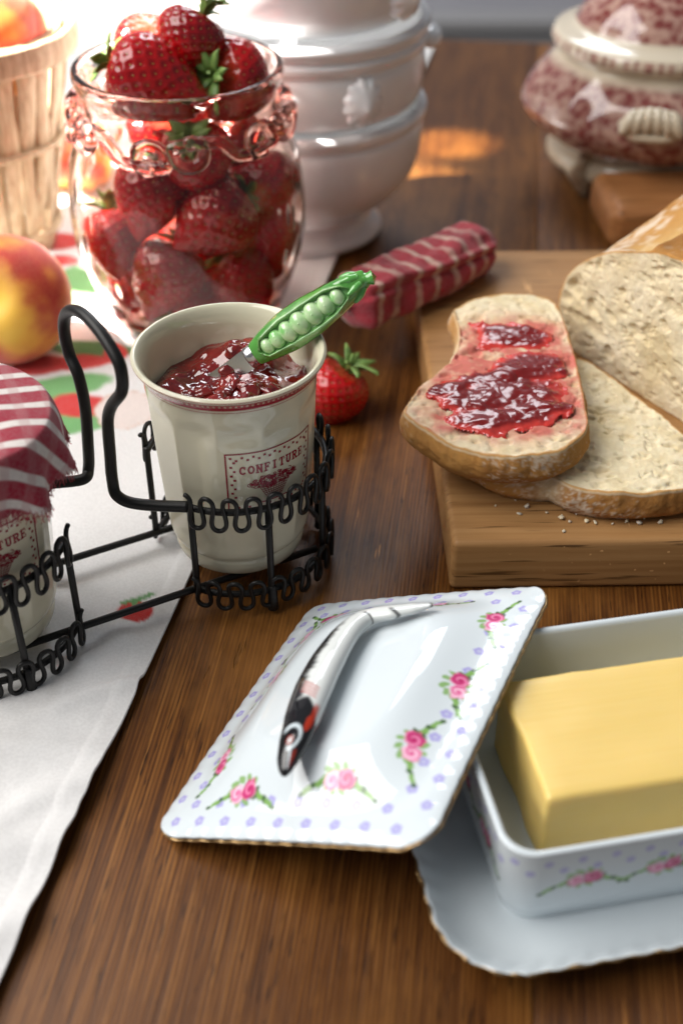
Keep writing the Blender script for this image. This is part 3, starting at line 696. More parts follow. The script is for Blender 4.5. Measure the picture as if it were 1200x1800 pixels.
def berry(name, loc, tipdir, L, W, label, group=None, kind=0, leaves=True, lscale=1.0, roll=0.0):
    t = thing(name, label, 'strawberry', loc, None, group)
    q = Vector(tipdir).normalized().to_track_quat('-Z', 'Y')
    t.rotation_mode = 'QUATERNION'; t.rotation_quaternion = q @ Matrix.Rotation(roll, 3, 'Z').to_quaternion()
    if kind not in BM:
        bl_ = [(1.0, .80, .75, 185), (1.0, .95, .62, 200), (1.0, .7, .9, 170)][kind]
        (Pd, F, c), (sv, sf) = berry_mesh(1.0 * 0.04, bl_[1] * 0.04, kind + 1, bl_[3], bl_[2])
        fb = mk('flesh', Pd, F, M_berry, None, col=c); sb = mk('seed_speckle', sv, sf, M_seed, None)
        BM[kind] = (fb.data, sb.data, bl_[1]); bpy.data.objects.remove(fb); bpy.data.objects.remove(sb)
    fd, sd, wr = BM[kind]; sx = W / (0.04 * wr); sz = L / 0.04
    o = bpy.data.objects.new('flesh', fd); COL.objects.link(o); o.parent = t; o.scale = (sx, sx, sz)
    s2 = bpy.data.objects.new('seed_speckle', sd); COL.objects.link(s2); s2.parent = o; s2['kind'] = 'stuff'
    if leaves:
        z0 = L * 0.30; rr = random.Random(sum(map(ord, label)) % 999 + int(L * 1e5))
        V, F = tubeVF(spline([(0, 0, z0 - .003), (0.0004, 0.0003, z0 + .004), (.0016, .0008, z0 + .0095)], 6), [.0016] * 6 + [.0012] * 7, 8)
        cal = mk('calyx', V, F, M_leaf, t)
        for k in range(9):
            if 'leafmesh' not in BM:
                lf = mk('leaf', LV, LF, M_leaf, cal); so_ = lf.modifiers.new('t', 'SOLIDIFY'); so_.thickness = .0005; BM['leafmesh'] = lf
            else:
                lf = share('leaf', BM['leafmesh'], cal); so_ = lf.modifiers.new('t', 'SOLIDIFY'); so_.thickness = .0005
            lf.location = (0, 0, z0 - 0.0012)
            lf.rotation_euler = (rr.uniform(-.25, .25), rr.uniform(-.55, .25), k / 9 * 2 * PI + rr.uniform(-.2, .2)); s_ = lscale * rr.uniform(.8, 1.2); lf.scale = (s_, s_ * rr.uniform(.9, 1.25), s_)
    return t

# ------------------------------------------------------------------ glass jar
JC = np.array([-0.0953, 0.733, TOWZ - 0.0003]); JZ = 0.1655
jar = thing('glass_jar', 'pink tinted glass jar with scrolled rope collar heaped with strawberries', 'jar', JC)
jo = [(0.0004, 0.0035), (0.034, 0.0035), (0.043, 0.0), (0.0485, .0018), (.0545, .010), (.062, .026), (.0678, .042), (.0712, .058), (.0725, .076), (.0718, .094), (.0696, .109), (.0656, .1205), (.0610, .130), (.0578, .1365), (.0566, .1420), (.0566, .1470), (.0580, .1520), (.0604, .1565), (.0617, .1608), (.0612, .1645), (.0594, .1655), (.0570, .1648), (.0556, .1615), (.0545, .156), (.0532, .149), (.0528, .142), (.0542, .1355), (.0575, .129), (.0622, .1195), (.0662, .108), (.0684, .094), (.0691, .076), (.0678, .058), (.0644, .042), (.0588, .027), (.052, .016), (.042, .0105), (.02, .0095), (.0004, .0095)]
jp = spline(jo, 6); jidx = np.linspace(0, 1, len(jp)); isout = np.arange(len(jp)) < 20 * 6
rs = np.random.RandomState(11); bub = np.stack([np.arange(66) * 2.399963 % (2 * PI), rs.uniform(.014, .112, 66)], -1)
def jfn(A, R, Z):
    d = 0
    for th, zb in bub:
        da = (A - th + PI) % (2 * PI) - PI; q = (da * R / 0.0022) ** 2 + ((Z - zb) / 0.0060) ** 2
        d = d + np.exp(-q * q) * 0.0007
    wob = 0.0005 * fbm(np.stack([np.cos(A) * R, np.sin(A) * R, Z], -1), 38, 2, 6) * ss(0.01, .03, R)
    return R + np.where(isout[None, :], -d + wob, wob * 1.6), Z
lathe('body', jp, M_glass, jar, 360, jfn)
# collar: chain of S scrolls
def scroll_path():
    pts = []
    for k in np.linspace(0, 1, 14): a = -0.6 * PI + k * 1.75 * PI; r = 0.0036 + 0.0020 * k; pts.append((-0.0130 + r * math.cos(-a), 0.0015 + r * math.sin(-a)))
    left = pts; right = [(-x, -y) for x, y in pts[::-1]]
    return np.array(left + [(-0.004, 0.0038), (0.004, -0.0038)] + right)
sp = spline(scroll_path(), 4)
nlink = 6
for k in range(nlink):
    a0 = k / nlink * 2 * PI + 0.0; rad = 0.0655 + 0.0013 * np.sin(np.linspace(0, 2 * PI, len(sp))); an = a0 + sp[:, 0] * 1.72 / 0.0655
    P = np.stack([rad * np.cos(an), rad * np.sin(an), 0.1365 + sp[:, 1] * 1.6 + sp[:, 0] * (0.12 if k % 2 else -0.05)], -1)
    tube('scroll_link', P, 0.0040, M_glass2, jar, 12)
def jb(px, py, dy): return aty(px, py, 0.733 + dy)
G = 'strawberries packed in the glass jar'
BL_ = [  # px, py, depth offset, tip direction, length, width, kind, leaves, label
    (338, 62, -.010, (-.45, -.35, -.75), .043, .040, 0, 1, 'dark red strawberry standing on top of the heap with leaves up'),
    (262, 78, .020, (-.2, .3, -1), .046, .040, 1, 0, 'bright red strawberry on the heap behind two others'),
    (252, 132, -.028, (.95, -.25, -.30), .062, .046, 0, 1, 'large glossy strawberry lying across the jar mouth'),
    (405, 138, -.010, (.45, .75, -.35), .050, .046, 1, 1, 'strawberry in the jar mouth with its green calyx facing outward'),
    (345, 268, -.034, (.15, .55, -.7), .044, .044, 1, 1, 'strawberry pressed under the jar neck with leaves against the glass'),
    (268, 330, -.034, (-.25, -.5, -.8), .050, .044, 0, 1, 'strawberry below the collar above the sloping berry'),
    (392, 375, -.040, (-.8, -.5, -.45), .056, .049, 0, 1, 'widest strawberry in the jar middle pointing sideways'),
    (200, 408, -.022, (.1, -.6, -.75), .044, .040, 1, 1, 'strawberry with small green leaves against the jar side by the peach'),
    (298, 472, -.042, (-.4, -.35, -.85), .052, .044, 0, 1, 'sloping strawberry low in the jar with its tip down'),
    (205, 498, -.010, (-.2, -.4, -.9), .040, .036, 2, 1, 'strawberry low in the jar beside the sloping one'),
    (425, 486, -.030, (.5, -.5, -.4), .046, .042, 2, 1, 'orange red strawberry low in the jar under the widest one'),
    (482, 405, -.008, (.2, -.4, -.9), .046, .040, 1, 1, 'dark strawberry with green shoulder at the jar side by the tureens'),
    (462, 312, -.006, (.3, -.2, -.9), .046, .042, 0, 1, 'dark strawberry under the collar by the tureens'),
    (470, 530, -.012, (.3, .2, .6), .042, .038, 1, 1, 'strawberry at the jar bottom with its leaves down'),
    (225, 545, -.016, (-.1, .5, .7), .042, .038, 0, 1, 'strawberry at the jar bottom with leaves spread on the glass'),
    (335, 555, -.03, (.6, .2, .3), .042, .040, 2, 1, None), (330, 400, .022, (.3, .4, -.8), .046, .044, 1, 0, None), (250, 440, .030, (-.3, .4, -.8), .046, .044, 0, 0, None),
    (400, 440, .030, (.4, .4, -.6), .046, .044, 1, 0, None), (330, 500, .020, (.1, .4, -.8), .046, .044, 0, 0, None), (350, 300, .026, (.1, .4, -.8), .046, .044, 1, 0, None),
    (285, 220, .005, (-.3, .4, -.8), .048, .044, 0, 0, None), (400, 235, .012, (.3, .4, -.8), .046, .044, 1, 0, None), (300, 150, .022, (.1, .4, -.8), .046, .042, 1, 0, None)]
for px, py, dy, td, L, W, kd, lv, lb in BL_:
    P = jb(px, py, dy); d = P[:2] - JC[:2]; z = P[2]
    lim = np.interp(z, [0, .02, .045, .075, .10, .12, .135, .15], [.035, .050, .063, .068, .067, .061, .054, .053]) - W * 0.46
    if z < .16 and np.linalg.norm(d) > lim: d = d / np.linalg.norm(d) * max(lim, .005)
    berry('strawberry', (JC[0] + d[0], JC[1] + d[1], max(z, .010 + W * .45)), td, L, W, lb or 'strawberry packed in the jar behind the front berries', G if lb else 'strawberries hidden deep in the jar', kd, bool(lv), 1.0 if kd != 1 else 1.15, random.uniform(0, 6))
tb = at(592, 735, 0.0)
berry('strawberry', (tb[0], tb[1] + .004, 0.0185), (-.35, -.15, -.62), .043, .040, 'single red strawberry lying on the bare table behind the jam cup', None, 1, True, 1.15)

# ------------------------------------------------------------------ peaches
def peach(loc, R, stem, label, seed, blush=0.0):
    nt, na = 70, 96; b = np.linspace(0, PI, nt); a = np.linspace(0, 2 * PI, na, endpoint=False); A, B = np.meshgrid(a, b, indexing='ij')
    r = R * (1 - 0.26 * np.exp(-(B / 0.30) ** 2) + 0.03 * np.exp(-((B - PI) / .15) ** 2) - 0.045 * np.exp(-((A - PI) / .10) ** 2) * np.sin(B))
    P = np.stack([r * np.sin(B) * np.cos(A), r * np.sin(B) * np.sin(A), r * np.cos(B) * 0.95], -1)
    tone = fbm(P, 1.3 / R, 4, seed)
    c = mix(lin((245, 165, 60)), lin((196, 42, 38)), ss(-0.25, 0.3, tone + blush)); c = mix(c, lin((130, 20, 36)), ss(.2, .6, tone + blush * .6) * .6)
    c = mix(c, lin((250, 196, 70)), ss(0.85, 0.35, B + .5 * tone)); c = mix(c, lin((40, 22, 12)), ss(0.10, 0.05, B))
    o = mk('peach', P, gridF(na, nt, True), M_peach, None, col=c); o.location = loc
    o.rotation_euler = Vector(stem).to_track_quat('Z', 'Y').to_euler(); tag(o, label, 'peach', 'peaches'); return o
pc_ = at(38, 640)
peach((pc_[0] - .005, pc_[1] + .012, 0.0385), .0395, (-.06, -.75, .42), 'whole peach lying on the towel with its stem hollow showing', 2, .06)
p2 = at(100, 345); peach((p2[0] + .006, p2[1] + .02, .0325), .033, (.3, .6, .8), 'orange peach on the towel half hidden behind the basket', 4, .0)
BC = np.array([-0.248, 0.835, TOWZ - .0005])
peach((BC[0] + .018, BC[1] - .012, .155), .041, (.2, .5, .85), 'red and yellow peach on top inside the wood basket', 7, -.05)
peach((BC[0] - .018, BC[1] + .022, .115), .038, (.2, .5, .85), 'peach deeper inside the wood basket', 9, 0)

# ------------------------------------------------------------------ chip basket
m = NT('basket_wood'); v = m.coord('Object', (1, 1, .06)); gn = m.noise(v, 420, 4)
m.p(Base_Color=m.ramp(gn, [(.3, (.36, .245, .14)), (.6, (.54, .41, .26)), (.75, (.65, .53, .37))]), Roughness=.7); m.bump(gn, .4, .0006); M_bask = m.m
basket_o = thing('wooden_basket', 'pale wood slat basket with thick rim holding peaches', 'basket', BC)
HB = .152; rt, rb = .068, .039
nsl = 26
aw = 2 * PI / nsl * 0.46
aa = np.linspace(-aw, aw, 7); zz = np.linspace(0.002, HB, 9)
AA, ZZ = np.meshgrid(aa, zz, indexing='ij'); RR = rb + (rt - rb) * ZZ / HB + .0012 * np.cos(AA / aw * PI / 2)
sl = None
for k in range(nsl):
    bulge = .0012 * (1 if k % 2 else -1) * np.sin(ZZ / HB * 3 * PI)
    if k < 2:
        P = np.stack([(RR + bulge) * np.cos(AA), (RR + bulge) * np.sin(AA), ZZ], -1); o = mk('slat', P, gridF(7, 9), M_bask, basket_o)
        if k == 0: sl0 = o
        else: sl1 = o
    else: o = share('slat', sl0 if k % 2 == 0 else sl1, basket_o)
    mo_ = o.modifiers.new('t', 'SOLIDIFY'); mo_.thickness = .0015
    o.rotation_euler = (0, 0, k / nsl * 2 * PI)
def hoop(nm, z, h, th, extra, rough=0.0006):
    rad = rb + (rt - rb) * z / HB + extra
    pr = [(rad - th / 2, z - h / 2), (rad + th / 2, z - h / 2), (rad + th / 2 + .001, z), (rad + th / 2, z + h / 2), (rad - th / 2, z + h / 2), (rad - th / 2, z - h / 2)]
    pr = resample(pr, 24)
    lathe(nm, pr, M_bask, basket_o, 120, lambda A, R, Z: (R + rough * fbm(np.stack([np.cos(A) * 9, np.sin(A) * 9, Z * 0], -1), 1, 3), Z + rough * 1.6 * fbm(np.stack([np.cos(A) * 14, np.sin(A) * 14, Z * 0], -1), 1, 3, 2)))
hoop('rim_hoop', HB - .003, .017, .0045, .0045); hoop('rim_hoop', HB - .003, .015, .004, -.0045); hoop('hoop', .085, .004, .003, .0030); hoop('hoop', .082, .004, .003, -.0030); hoop('hoop', .02, .006, .003, .003)
lathe('base', [(.0005, .004), (rb - .001, .004), (rb - .001, .008), (.0005, .008)], M_bask, basket_o, 48)

# ------------------------------------------------------------------ white tureens
WC = np.array([-0.0245, 0.868, TOWZ - .0005])
def mask_relief(par, ang, rad, z, s):
    V, F = ellipsoidVF((0, 0, 0), (s * .62, s * .84, s), 40, 28)
    a_ = np.arctan2(V[:, 2], V[:, 1]); rr3 = np.hypot(V[:, 1], V[:, 2]) / s
    V = V * (1 + (.07 * np.cos(a_ * 11) * ss(.45, .8, rr3))[:, None]) + np.c_[s * .16 * np.exp(-((V[:, 1] / (s * .22)) ** 2 + ((V[:, 2] + s * .2) / (s * .4)) ** 2)) * (V[:, 0] > 0), 0 * a_, 0 * a_]
    L = [(V, F)]
    V, F = joinVF(L); V = V @ np.array(Matrix.Rotation(ang, 3, 'Z')).T + [rad * math.cos(ang), rad * math.sin(ang), z]
    return mk('lion_mask', V, F, M_white, par)
def tureen(z0, prof, label, masks, sp=8, extra=None):
    t = thing('white_tureen', label, 'tureen', (WC[0], WC[1], z0)); lathe('bowl', prof, M_white, t, 120, None, True, sp)
    for an, rad, z, s in masks: mask_relief(t, an, rad, z, s)
    return t
t1 = tureen(WC[2], [(.0005, .004), (.044, .004), (.050, 0), (.0535, .002), (.054, .006), (.050, .010), (.046, .012), (.0445, .017), (.050, .023), (.063, .034), (.0745, .048), (.080, .062), (.0820, .076), (.0820, .084), (.0805, .0875), (.083, .090), (.0845, .0945), (.083, .098), (.079, .098), (.076, .092), (.07, .065), (.045, .035), (.0005, .026)],
            'white footed ironstone tureen at the bottom of the stack on the towel', [(0.3, .079, .066, .013)])
t2 = tureen(.0965 + WC[2], [(.0005, 0.0), (.060, 0.0), (.074, .003), (.0795, .010), (.0815, .022), (.0815, .034), (.0800, .040), (.0825, .043), (.0835, .047), (.0815, .050), (.0845, .054), (.0850, .058), (.082, .0605), (.077, .058), (.074, .04), (.06, .012), (.0005, .008)],
            'white banded ironstone tureen in the middle of the stack', [(-1.08, .0785, .023, .0165)])
t3 = tureen(.1555 + WC[2], [(.0005, 0.0), (.052, 0.0), (.068, .003), (.077, .012), (.082, .026), (.084, .042), (.083, .052), (.0855, .056), (.086, .062), (.083, .064), (.078, .06), (.06, .015), (.0005, .008)],
            'white ironstone tureen with shell relief on top of the stack', [(-.66, .080, .026, .0165)])
V, F = ellipsoidVF((.085, .012, .040), (.0085, .017, .0075), 28, 18); mk('ear_handle', V, F, M_white, t2)
lb_ = aty(300, 20, 1.12)
t4 = thing('white_bowl', 'white porcelain bowl behind the strawberry jar by the basket', 'bowl', (lb_[0] - .01, 1.12, 0))
lathe('bowl', [(.0005, .004), (.045, .004), (.05, 0), (.053, .004), (.050, .012), (.07, .04), (.088, .075), (.095, .11), (.099, .125), (.0985, .128), (.096, .127), (.09, .11), (.06, .04), (.0005, .018)], M_white, t4, 96, None, True, 6)
lathe('foot_ring', [(.052, .0025), (.055, .005), (.054, .010), (.0505, .012)], M_white, t4, 64, None, False, 4)

# ------------------------------------------------------------------ red transferware sugar bowl
m = NT('red_transferware'); v = m.coord('Object')
vo = m.add('ShaderNodeTexVoronoi', Vector=v, Scale=120.0); no = m.noise(v, 210, 5, .7); nb_ = m.noise(v, 60, 3)
pat = m.ramp(m.add('ShaderNodeMath', {'operation': 'MULTIPLY_ADD'}, i0=vo.outputs['Distance'], i1=.55, i2=no).outputs[0], [(.66, 0.0), (.95, .85)])
pc2 = m.mixc(pat, m.mixc(nb_, (.15, .028, .026), (.25, .065, .058)), (.52, .34, .27))
m.p(Base_Color=m.mixc(m.attr(), (.66, .58, .45), pc2), Roughness=.09, Coat_Weight=.4, Coat_Roughness=.04); M_trans = m.m
SC = at(1120, 300); SC[2] = 0
sug = thing('sugar_bowl', 'red and cream patterned lidded tureen on scrolled feet', 'tureen', SC)
def bandcol(zs, ks):
    def f(A, R, Z):
        k = np.interp(Z, zs, ks); return np.repeat(k[..., None], 3, -1)
    return f
lob = lambda A, R, Z: (R * (1 + .018 * np.cos(A * 8) * ss(.01, .04, Z)), Z)
lathe('body', [(.0005, .018), (.06, .018), (.066, .026), (.068, .034), (.076, .040), (.088, .050), (.0965, .062), (.0985, .071), (.096, .082), (.0905, .093), (.084, .102), (.0775, .109), (.0735, .113), (.0735, .118), (.0775, .122), (.074, .122), (.071, .11), (.08, .08), (.05, .03), (.0005, .026)], M_trans, sug, 144, lob, False, 6, bandcol([.034, .037, .041, .105, .109, .112], [0, .3, 1, 1, .3, 0]))
lid_ = lathe('lid', [(.0005, .119), (.07, .119), (.0785, .121), (.0808, .1245), (.0800, .129), (.0775, .1325), (.071, .135), (.0655, .137), (.063, .141), (.057, .153), (.045, .167), (.028, .177), (.012, .181), (.006, .184), (.0085, .190), (.013, .196), (.012, .203), (.005, .207), (.0005, .208)], M_trans, sug, 144, None, False, 6,
      lambda A, R, Z: np.repeat((np.where(Z < .1305, ss(.121, .1225, Z) * (.55 + .45 * np.sign(np.sin(A * 60))), ss(.1385, .141, Z)))[..., None], 3, -1))
foot_cream = glazed('cream_glaze', .12, 0, (.60, .52, .39))
lathe('base_ring', [(.068, .038), (.0745, .030), (.0765, .020), (.072, .014), (.066, .014), (.064, .026), (.068, .038)], foot_cream, sug, 96, None, True, 3)
for k in range(4):
    an = math.radians(-150 + 90 * k + 12); c_, s_ = math.cos(an), math.sin(an)
    pth = [(.070, .024), (.082, .030), (.0855, .026), (.081, .020), (.073, .012), (.071, .006), (.075, .002)]
    V, F = tubeVF(spline([(r * c_, r * s_, z + .0035) for r, z in pth], 6), np.interp(np.linspace(0, 1, 37), [0, .3, .7, 1], [.006, .0045, .007, .0058]), 12, flat=1.5); mk('foot', V, F, foot_cream, sug)
ha = math.radians(-101); L = []
for k in range(6):
    b_ = (k - 2.5) / 2.5; L.append(tubeVF(spline([(0.004, b_ * .006, 0), (.017, b_ * .013, .010 - .003 * abs(b_)), (.020, b_ * .019, -.001 - .004 * abs(b_)), (.014, b_ * .020, -.010)], 6), np.interp(np.linspace(0, 1, 19), [0, .5, 1], [.003, .0052, .003]), 10))
L.append(tubeVF(spline([(.004, -.020, -.006), (.016, -.014, -.011), (.018, 0, -.012), (.016, .014, -.011), (.004, .020, -.006)], 6), .0045, 10))
V, F = joinVF(L); V = V @ np.array(Matrix.Rotation(ha, 3, 'Z')).T + [.090 * math.cos(ha), .090 * math.sin(ha), .092]; mk('shell_handle', V, F, foot_cream, sug)

sug.scale = (1, 1, 0.86)

# ------------------------------------------------------------------ cutting board and wood block
BZ = 0.030
fl = at(795, 955, BZ); bd = unit((at(742, 590, BZ) - fl) * [1, 1, 0]); bx = np.array([bd[1], -bd[0], 0])
blen = .31; bwid = .32
board = rbox('cutting_board', (bwid, blen, BZ), .0032, M_board, None, 4)
cb = fl + bx * bwid / 2 + bd * blen / 2; board.location = (cb[0], cb[1], BZ / 2); board.rotation_euler = (0, 0, math.atan2(bx[1], bx[0]))
tag(board, 'thick worn wooden cutting board carrying the bread', 'cutting board')
bk_ = at(1052, 440, 0)
block = rbox('wooden_block', (.19, .075, .033), .010, M_block, None, 6)
block.location = (bk_[0] + .098, bk_[1] + .038, .0165); block.rotation_euler = (0, 0, .06)
tag(block, 'orange brown wooden block with rounded edges behind the loaf', 'wood block')

# ------------------------------------------------------------------ bread
CRUMB = np.array([.84, .75, .54]); CR1 = np.array([.50, .245, .065]); CR2 = np.array([.30, .115, .025]); FLOUR = np.array([.74, .68, .58])
def slice_geo(out, ztop, th, seed, crustw, holes=46, tilt=None):
    """out: closed plan outline (n,2); radial grid top, rounded crust side, bottom."""
    n = 360; O = resample(spline(out, 12, True), n, True); c = O.mean(0); O3 = np.c_[O, 0 * O[:, :1]]; O = c + (O - c) * (1 + .014 * fbm(O3, 55, 3, seed) + .012 * fbm(O3, 260, 3, seed + 31) + (1 - crustw(O)) * (.035 * fbm(O3, 190, 3, seed + 32) + .02 * fbm(O3, 700, 2, seed + 33)))[:, None]
    kr = 84; rr_ = np.linspace(0, 1, kr) ** 0.8
    top = c + (O - c)[:, None] * rr_[None, :, None]
    P = np.concatenate([top, np.full(top.shape[:2] + (1,), ztop)], -1)
    rs = np.random.RandomState(seed); lo, hi = O.min(0), O.max(0)
    hc = rs.uniform(lo, hi, (holes, 2)); hr = rs.gamma(1.6, .0008, holes) + .0005; asp = rs.uniform(1, 2.2, holes); ha_ = rs.normal(.2, .5, holes)
    Pf = P[..., :2].reshape(-1, 2); Pf = Pf + .0011 * np.stack([fbm(P.reshape(-1, 3), 420, 2, 41), fbm(P.reshape(-1, 3), 420, 2, 42)], -1); dz = np.zeros(len(Pf))
    for q, r, s_, an in zip(hc, hr, asp, ha_):
        d = Pf - q; x = (d[:, 0] * math.cos(an) + d[:, 1] * math.sin(an)) / s_; y = -d[:, 0] * math.sin(an) + d[:, 1] * math.cos(an)
        e = np.hypot(x, y) / r; dz = np.maximum(dz, (1 - ss(.3, 1.15, e)) * min(r * 1.0, .0020))
    Pn3 = P.reshape(-1, 3) * [1, 1.35, 1]; dz = dz + .0012 * ss(.15, .55, fbm(Pn3, 210, 3, seed + 20)) + .0020 * ss(.22, .55, fbm(Pn3, 85, 3, seed + 21))
    dz = dz.reshape(P.shape[:2]) * (1 - ss(.94, .985, rr_))[None, :]
    nz = .0007 * fbm(P, 170, 3, seed) + .0010 * fbm(P, 50, 2, seed + 1)
    P[..., 2] += nz - dz
    colT = mix(CRUMB, CRUMB * [.86, .80, .68], np.clip(.5 + .9 * fbm(P, 130, 4, seed + 2), 0, 1)); colT = mix(colT, CRUMB * [.72, .60, .44], np.clip(dz / .0018, 0, 1) * .15)
    cw = crustw(O)                                            # 0..1 crust strength along the outline
    ek = .970 + .022 * fbm(np.c_[O, 0 * O[:, :1]], 130, 3, seed + 12); edge_k = ss(0, .02, rr_[None, :] - ek[:, None]) * cw[:, None] * .9; colT = mix(colT, CR1 * .95, edge_k)
    nsd = 22; tt = np.linspace(0, 1, nsd); tan = np.roll(O, -1, 0) - np.roll(O, 1, 0); nrm = np.stack([tan[:, 1], -tan[:, 0]], -1); nrm /= np.linalg.norm(nrm, axis=1)[:, None]
    if ((O - c) * nrm).sum() < 0: nrm = -nrm
    bul = (.0022 * np.sin(PI * tt) - .0030 * ss(.55, 1, tt) ** 2)
    sd = np.concatenate([O[:, None] + nrm[:, None] * bul[None, :, None], np.broadcast_to((ztop - th * tt)[None, :, None], (n, nsd, 1))], -1)
    sd[..., 2] += P[:, -1:, 2] * 0 + (P[:, -1, 2] - ztop)[:, None] * (1 - tt)[None, :]
    rgh = .0018 * fbm(sd, 120, 4, seed + 5) + .0006 * fbm(sd, 700, 2, seed + 35); sd[..., :2] += nrm[:, None] * (rgh * np.sin(PI * np.clip(tt, 0, .97)) + (1 - cw)[:, None] * .0013 * fbm(sd, 260, 3, seed + 8))[..., None]
    tone = np.clip(.42 + .8 * fbm(sd, 40, 4, seed + 6) + .5 * (tt[None, :] - .4) + .35 * fbm(sd, 500, 2, seed + 9), 0, 1); colS = mix(CR1, CR2, tone)
    fl_ = .8 * ss(.12, .75, 1.1 * fbm(sd, 36, 3, seed + 7) + .75 * fbm(sd, 900, 2, seed + 3) + .05); colS = mix(colS, FLOUR, fl_ * .72)
    colS = mix(np.broadcast_to(CRUMB * .93, colS.shape), colS, np.broadcast_to(cw[:, None], colS.shape[:2]) * ss(0, .1, tt)[None, :])
    bot = np.concatenate([c + (sd[:, -1, :2] - c)[:, None] * np.linspace(1, .02, 6)[None, 1:, None], np.full((n, 5, 1), ztop - th)], -1)
    allP = np.concatenate([P, sd[:, 1:], bot], 1); allC = np.concatenate([colT, colS[:, 1:], np.broadcast_to(CR1, bot.shape)], 1)
    return allP, allC, n
def px_outline(L, z): return np.array([at(x, y, z)[:2] for x, y in L])
# lower slice lying on the board
zl = BZ + .0180
low = px_outline([(1010, 632), (1060, 652), (1110, 690), (1160, 728), (1215, 772), (1275, 800), (1290, 825), (1240, 852), (1160, 866), (1080, 868), (1010, 856), (972, 838), (930, 835), (880, 826), (838, 806), (800, 782), (850, 730), (930, 665)], zl)
P, C, n = slice_geo(low, zl, .0180, 21, lambda O: np.clip(1 - .8 * np.exp(-(((O - at(965, 845, zl)[:2]) / .006) ** 2).sum(1)), 0, 1))
s1 = mk('bread_slice', P, gridF(n, P.shape[1], True), M_bread, None, col=C); tag(s1, 'plain slice of white bread lying flat on the board under the jam slice', 'bread slice')
# upper slice with jam
zu = zl + .0180
up_ = px_outline([(797, 545), (800, 556), (808, 592), (795, 632), (762, 660), (740, 678), (716, 710), (718, 732), (765, 766), (805, 786), (860, 797), (930, 799), (990, 788), (1030, 750), (1026, 705), (1014, 650), (1000, 595), (984, 550), (962, 524), (900, 517), (840, 524), (806, 538)], zu)
bite = at(770, 640, zu)[:2]
P, C, n = slice_geo(up_, zu, .0185, 33, lambda O: 1 - .85 * np.exp(-(((O - bite) / [.022, .030]) ** 2).sum(1)), 38)
# smear of jam soaked into the crumb
def uplane(px, py): return at(px, py, zu)[:2]
blobs = [(880, 692, .040, .021, .2), (908, 590, .021, .013, 0), (880, 738, .040, .012, .1), (845, 672, .028, .012, .2), (935, 650, .026, .016, .3), (795, 684, .020, .009, .35), (992, 655, .008, .007, 0), (950, 722, .020, .010, .2)]
def jamfield(XY_):
    h = np.zeros(XY_.shape[:-1])
    for px, py, rx, ry, an in blobs:
        d = XY_ - uplane(px, py); x = (d[..., 0] * math.cos(an) + d[..., 1] * math.sin(an)) / rx; y = (-d[..., 0] * math.sin(an) + d[..., 1] * math.cos(an)) / ry
        h = np.maximum(h, np.exp(-(x * x + y * y) * 1.1))
    return h
XYt = P[..., :2]; jf = jamfield(XYt); smear = np.zeros(jf.shape)
for px, py, rx, ry in ((885, 660, .048, .055), (905, 595, .036, .026), (965, 655, .030, .045), (880, 735, .046, .020)):
    d = XYt - uplane(px, py); smear = np.maximum(smear, np.exp(-((d[..., 0] / rx) ** 2 + (d[..., 1] / ry) ** 2) ** 2))
topmask = (np.arange(P.shape[1]) < 83)[None, :]
smear = smear * np.clip(.72 + 1.1 * fbm(P, 130, 4, 3), 0, 1) * topmask
C = mix(C, np.array([.55, .10, .095]), np.clip(smear * 1.25, 0, .9))
s2 = mk('bread_slice', P, gridF(n, P.shape[1], True), M_bread, None, col=C); tag(s2, 'torn bread slice spread with red jam, resting over the plain slice and board edge', 'bread slice')
# jam layer: height field on a fine patch
lo, hi = up_.min(0), up_.max(0); gx = np.linspace(lo[0] + .004, hi[0] + .004, 230); gy = np.linspace(lo[1] + .01, hi[1] - .004, 250); GX, GY = np.meshgrid(gx, gy, indexing='ij')
Gp = np.stack([GX, GY, 0 * GX], -1); f = jamfield(Gp[..., :2]) + .46 * fbm(Gp * [.85, 1.05, 1], 75, 4, 12) + .07 * fbm(Gp, 330, 2, 5)
Oc = resample(spline(up_, 12, True), 360, True); oc_ = Oc.mean(0); oa = np.arctan2(Oc[:, 1] - oc_[1], Oc[:, 0] - oc_[0]); orr = np.hypot(*(Oc - oc_).T); so_i = np.argsort(oa)
rat = np.hypot(GX - oc_[0], GY - oc_[1]) / np.interp(np.arctan2(GY - oc_[1], GX - oc_[0]), oa[so_i], orr[so_i], period=2 * PI)
f = f - 1.2 * ss(.80, .97, rat)
hgt = np.maximum(f - .34, -.2); zj = zu - .0006 + .0030 * np.sign(hgt) * np.abs(hgt) ** .6 + (.0012 * np.abs(fbm(Gp, 130, 2, 7)) + .0022 * np.maximum(fbm(Gp, 65, 2, 17), 0)) * (hgt > 0)
inside_ = f > .31
Fq = gridF(230, 250); keep = inside_.ravel()[Fq].all(1); used = np.unique(Fq[keep]); remap = -np.ones(inside_.size, int); remap[used] = np.arange(len(used))
Vq = np.stack([GX, GY, zj], -1).reshape(-1, 3)[used]; thick = np.clip(hgt.ravel()[used] / .35, 0, 1)
cj = mix(np.array([.56, .045, .035]), np.array([.17, .007, .007]), ss(.15, 1.0, thick + .25 * fbm(Vq, 120, 3, 2)))
jb_ = mk('jam', Vq, remap[Fq[keep]], M_jam2, None, col=cj); tag(jb_, 'shiny red jam spread over the torn bread slice', 'jam')
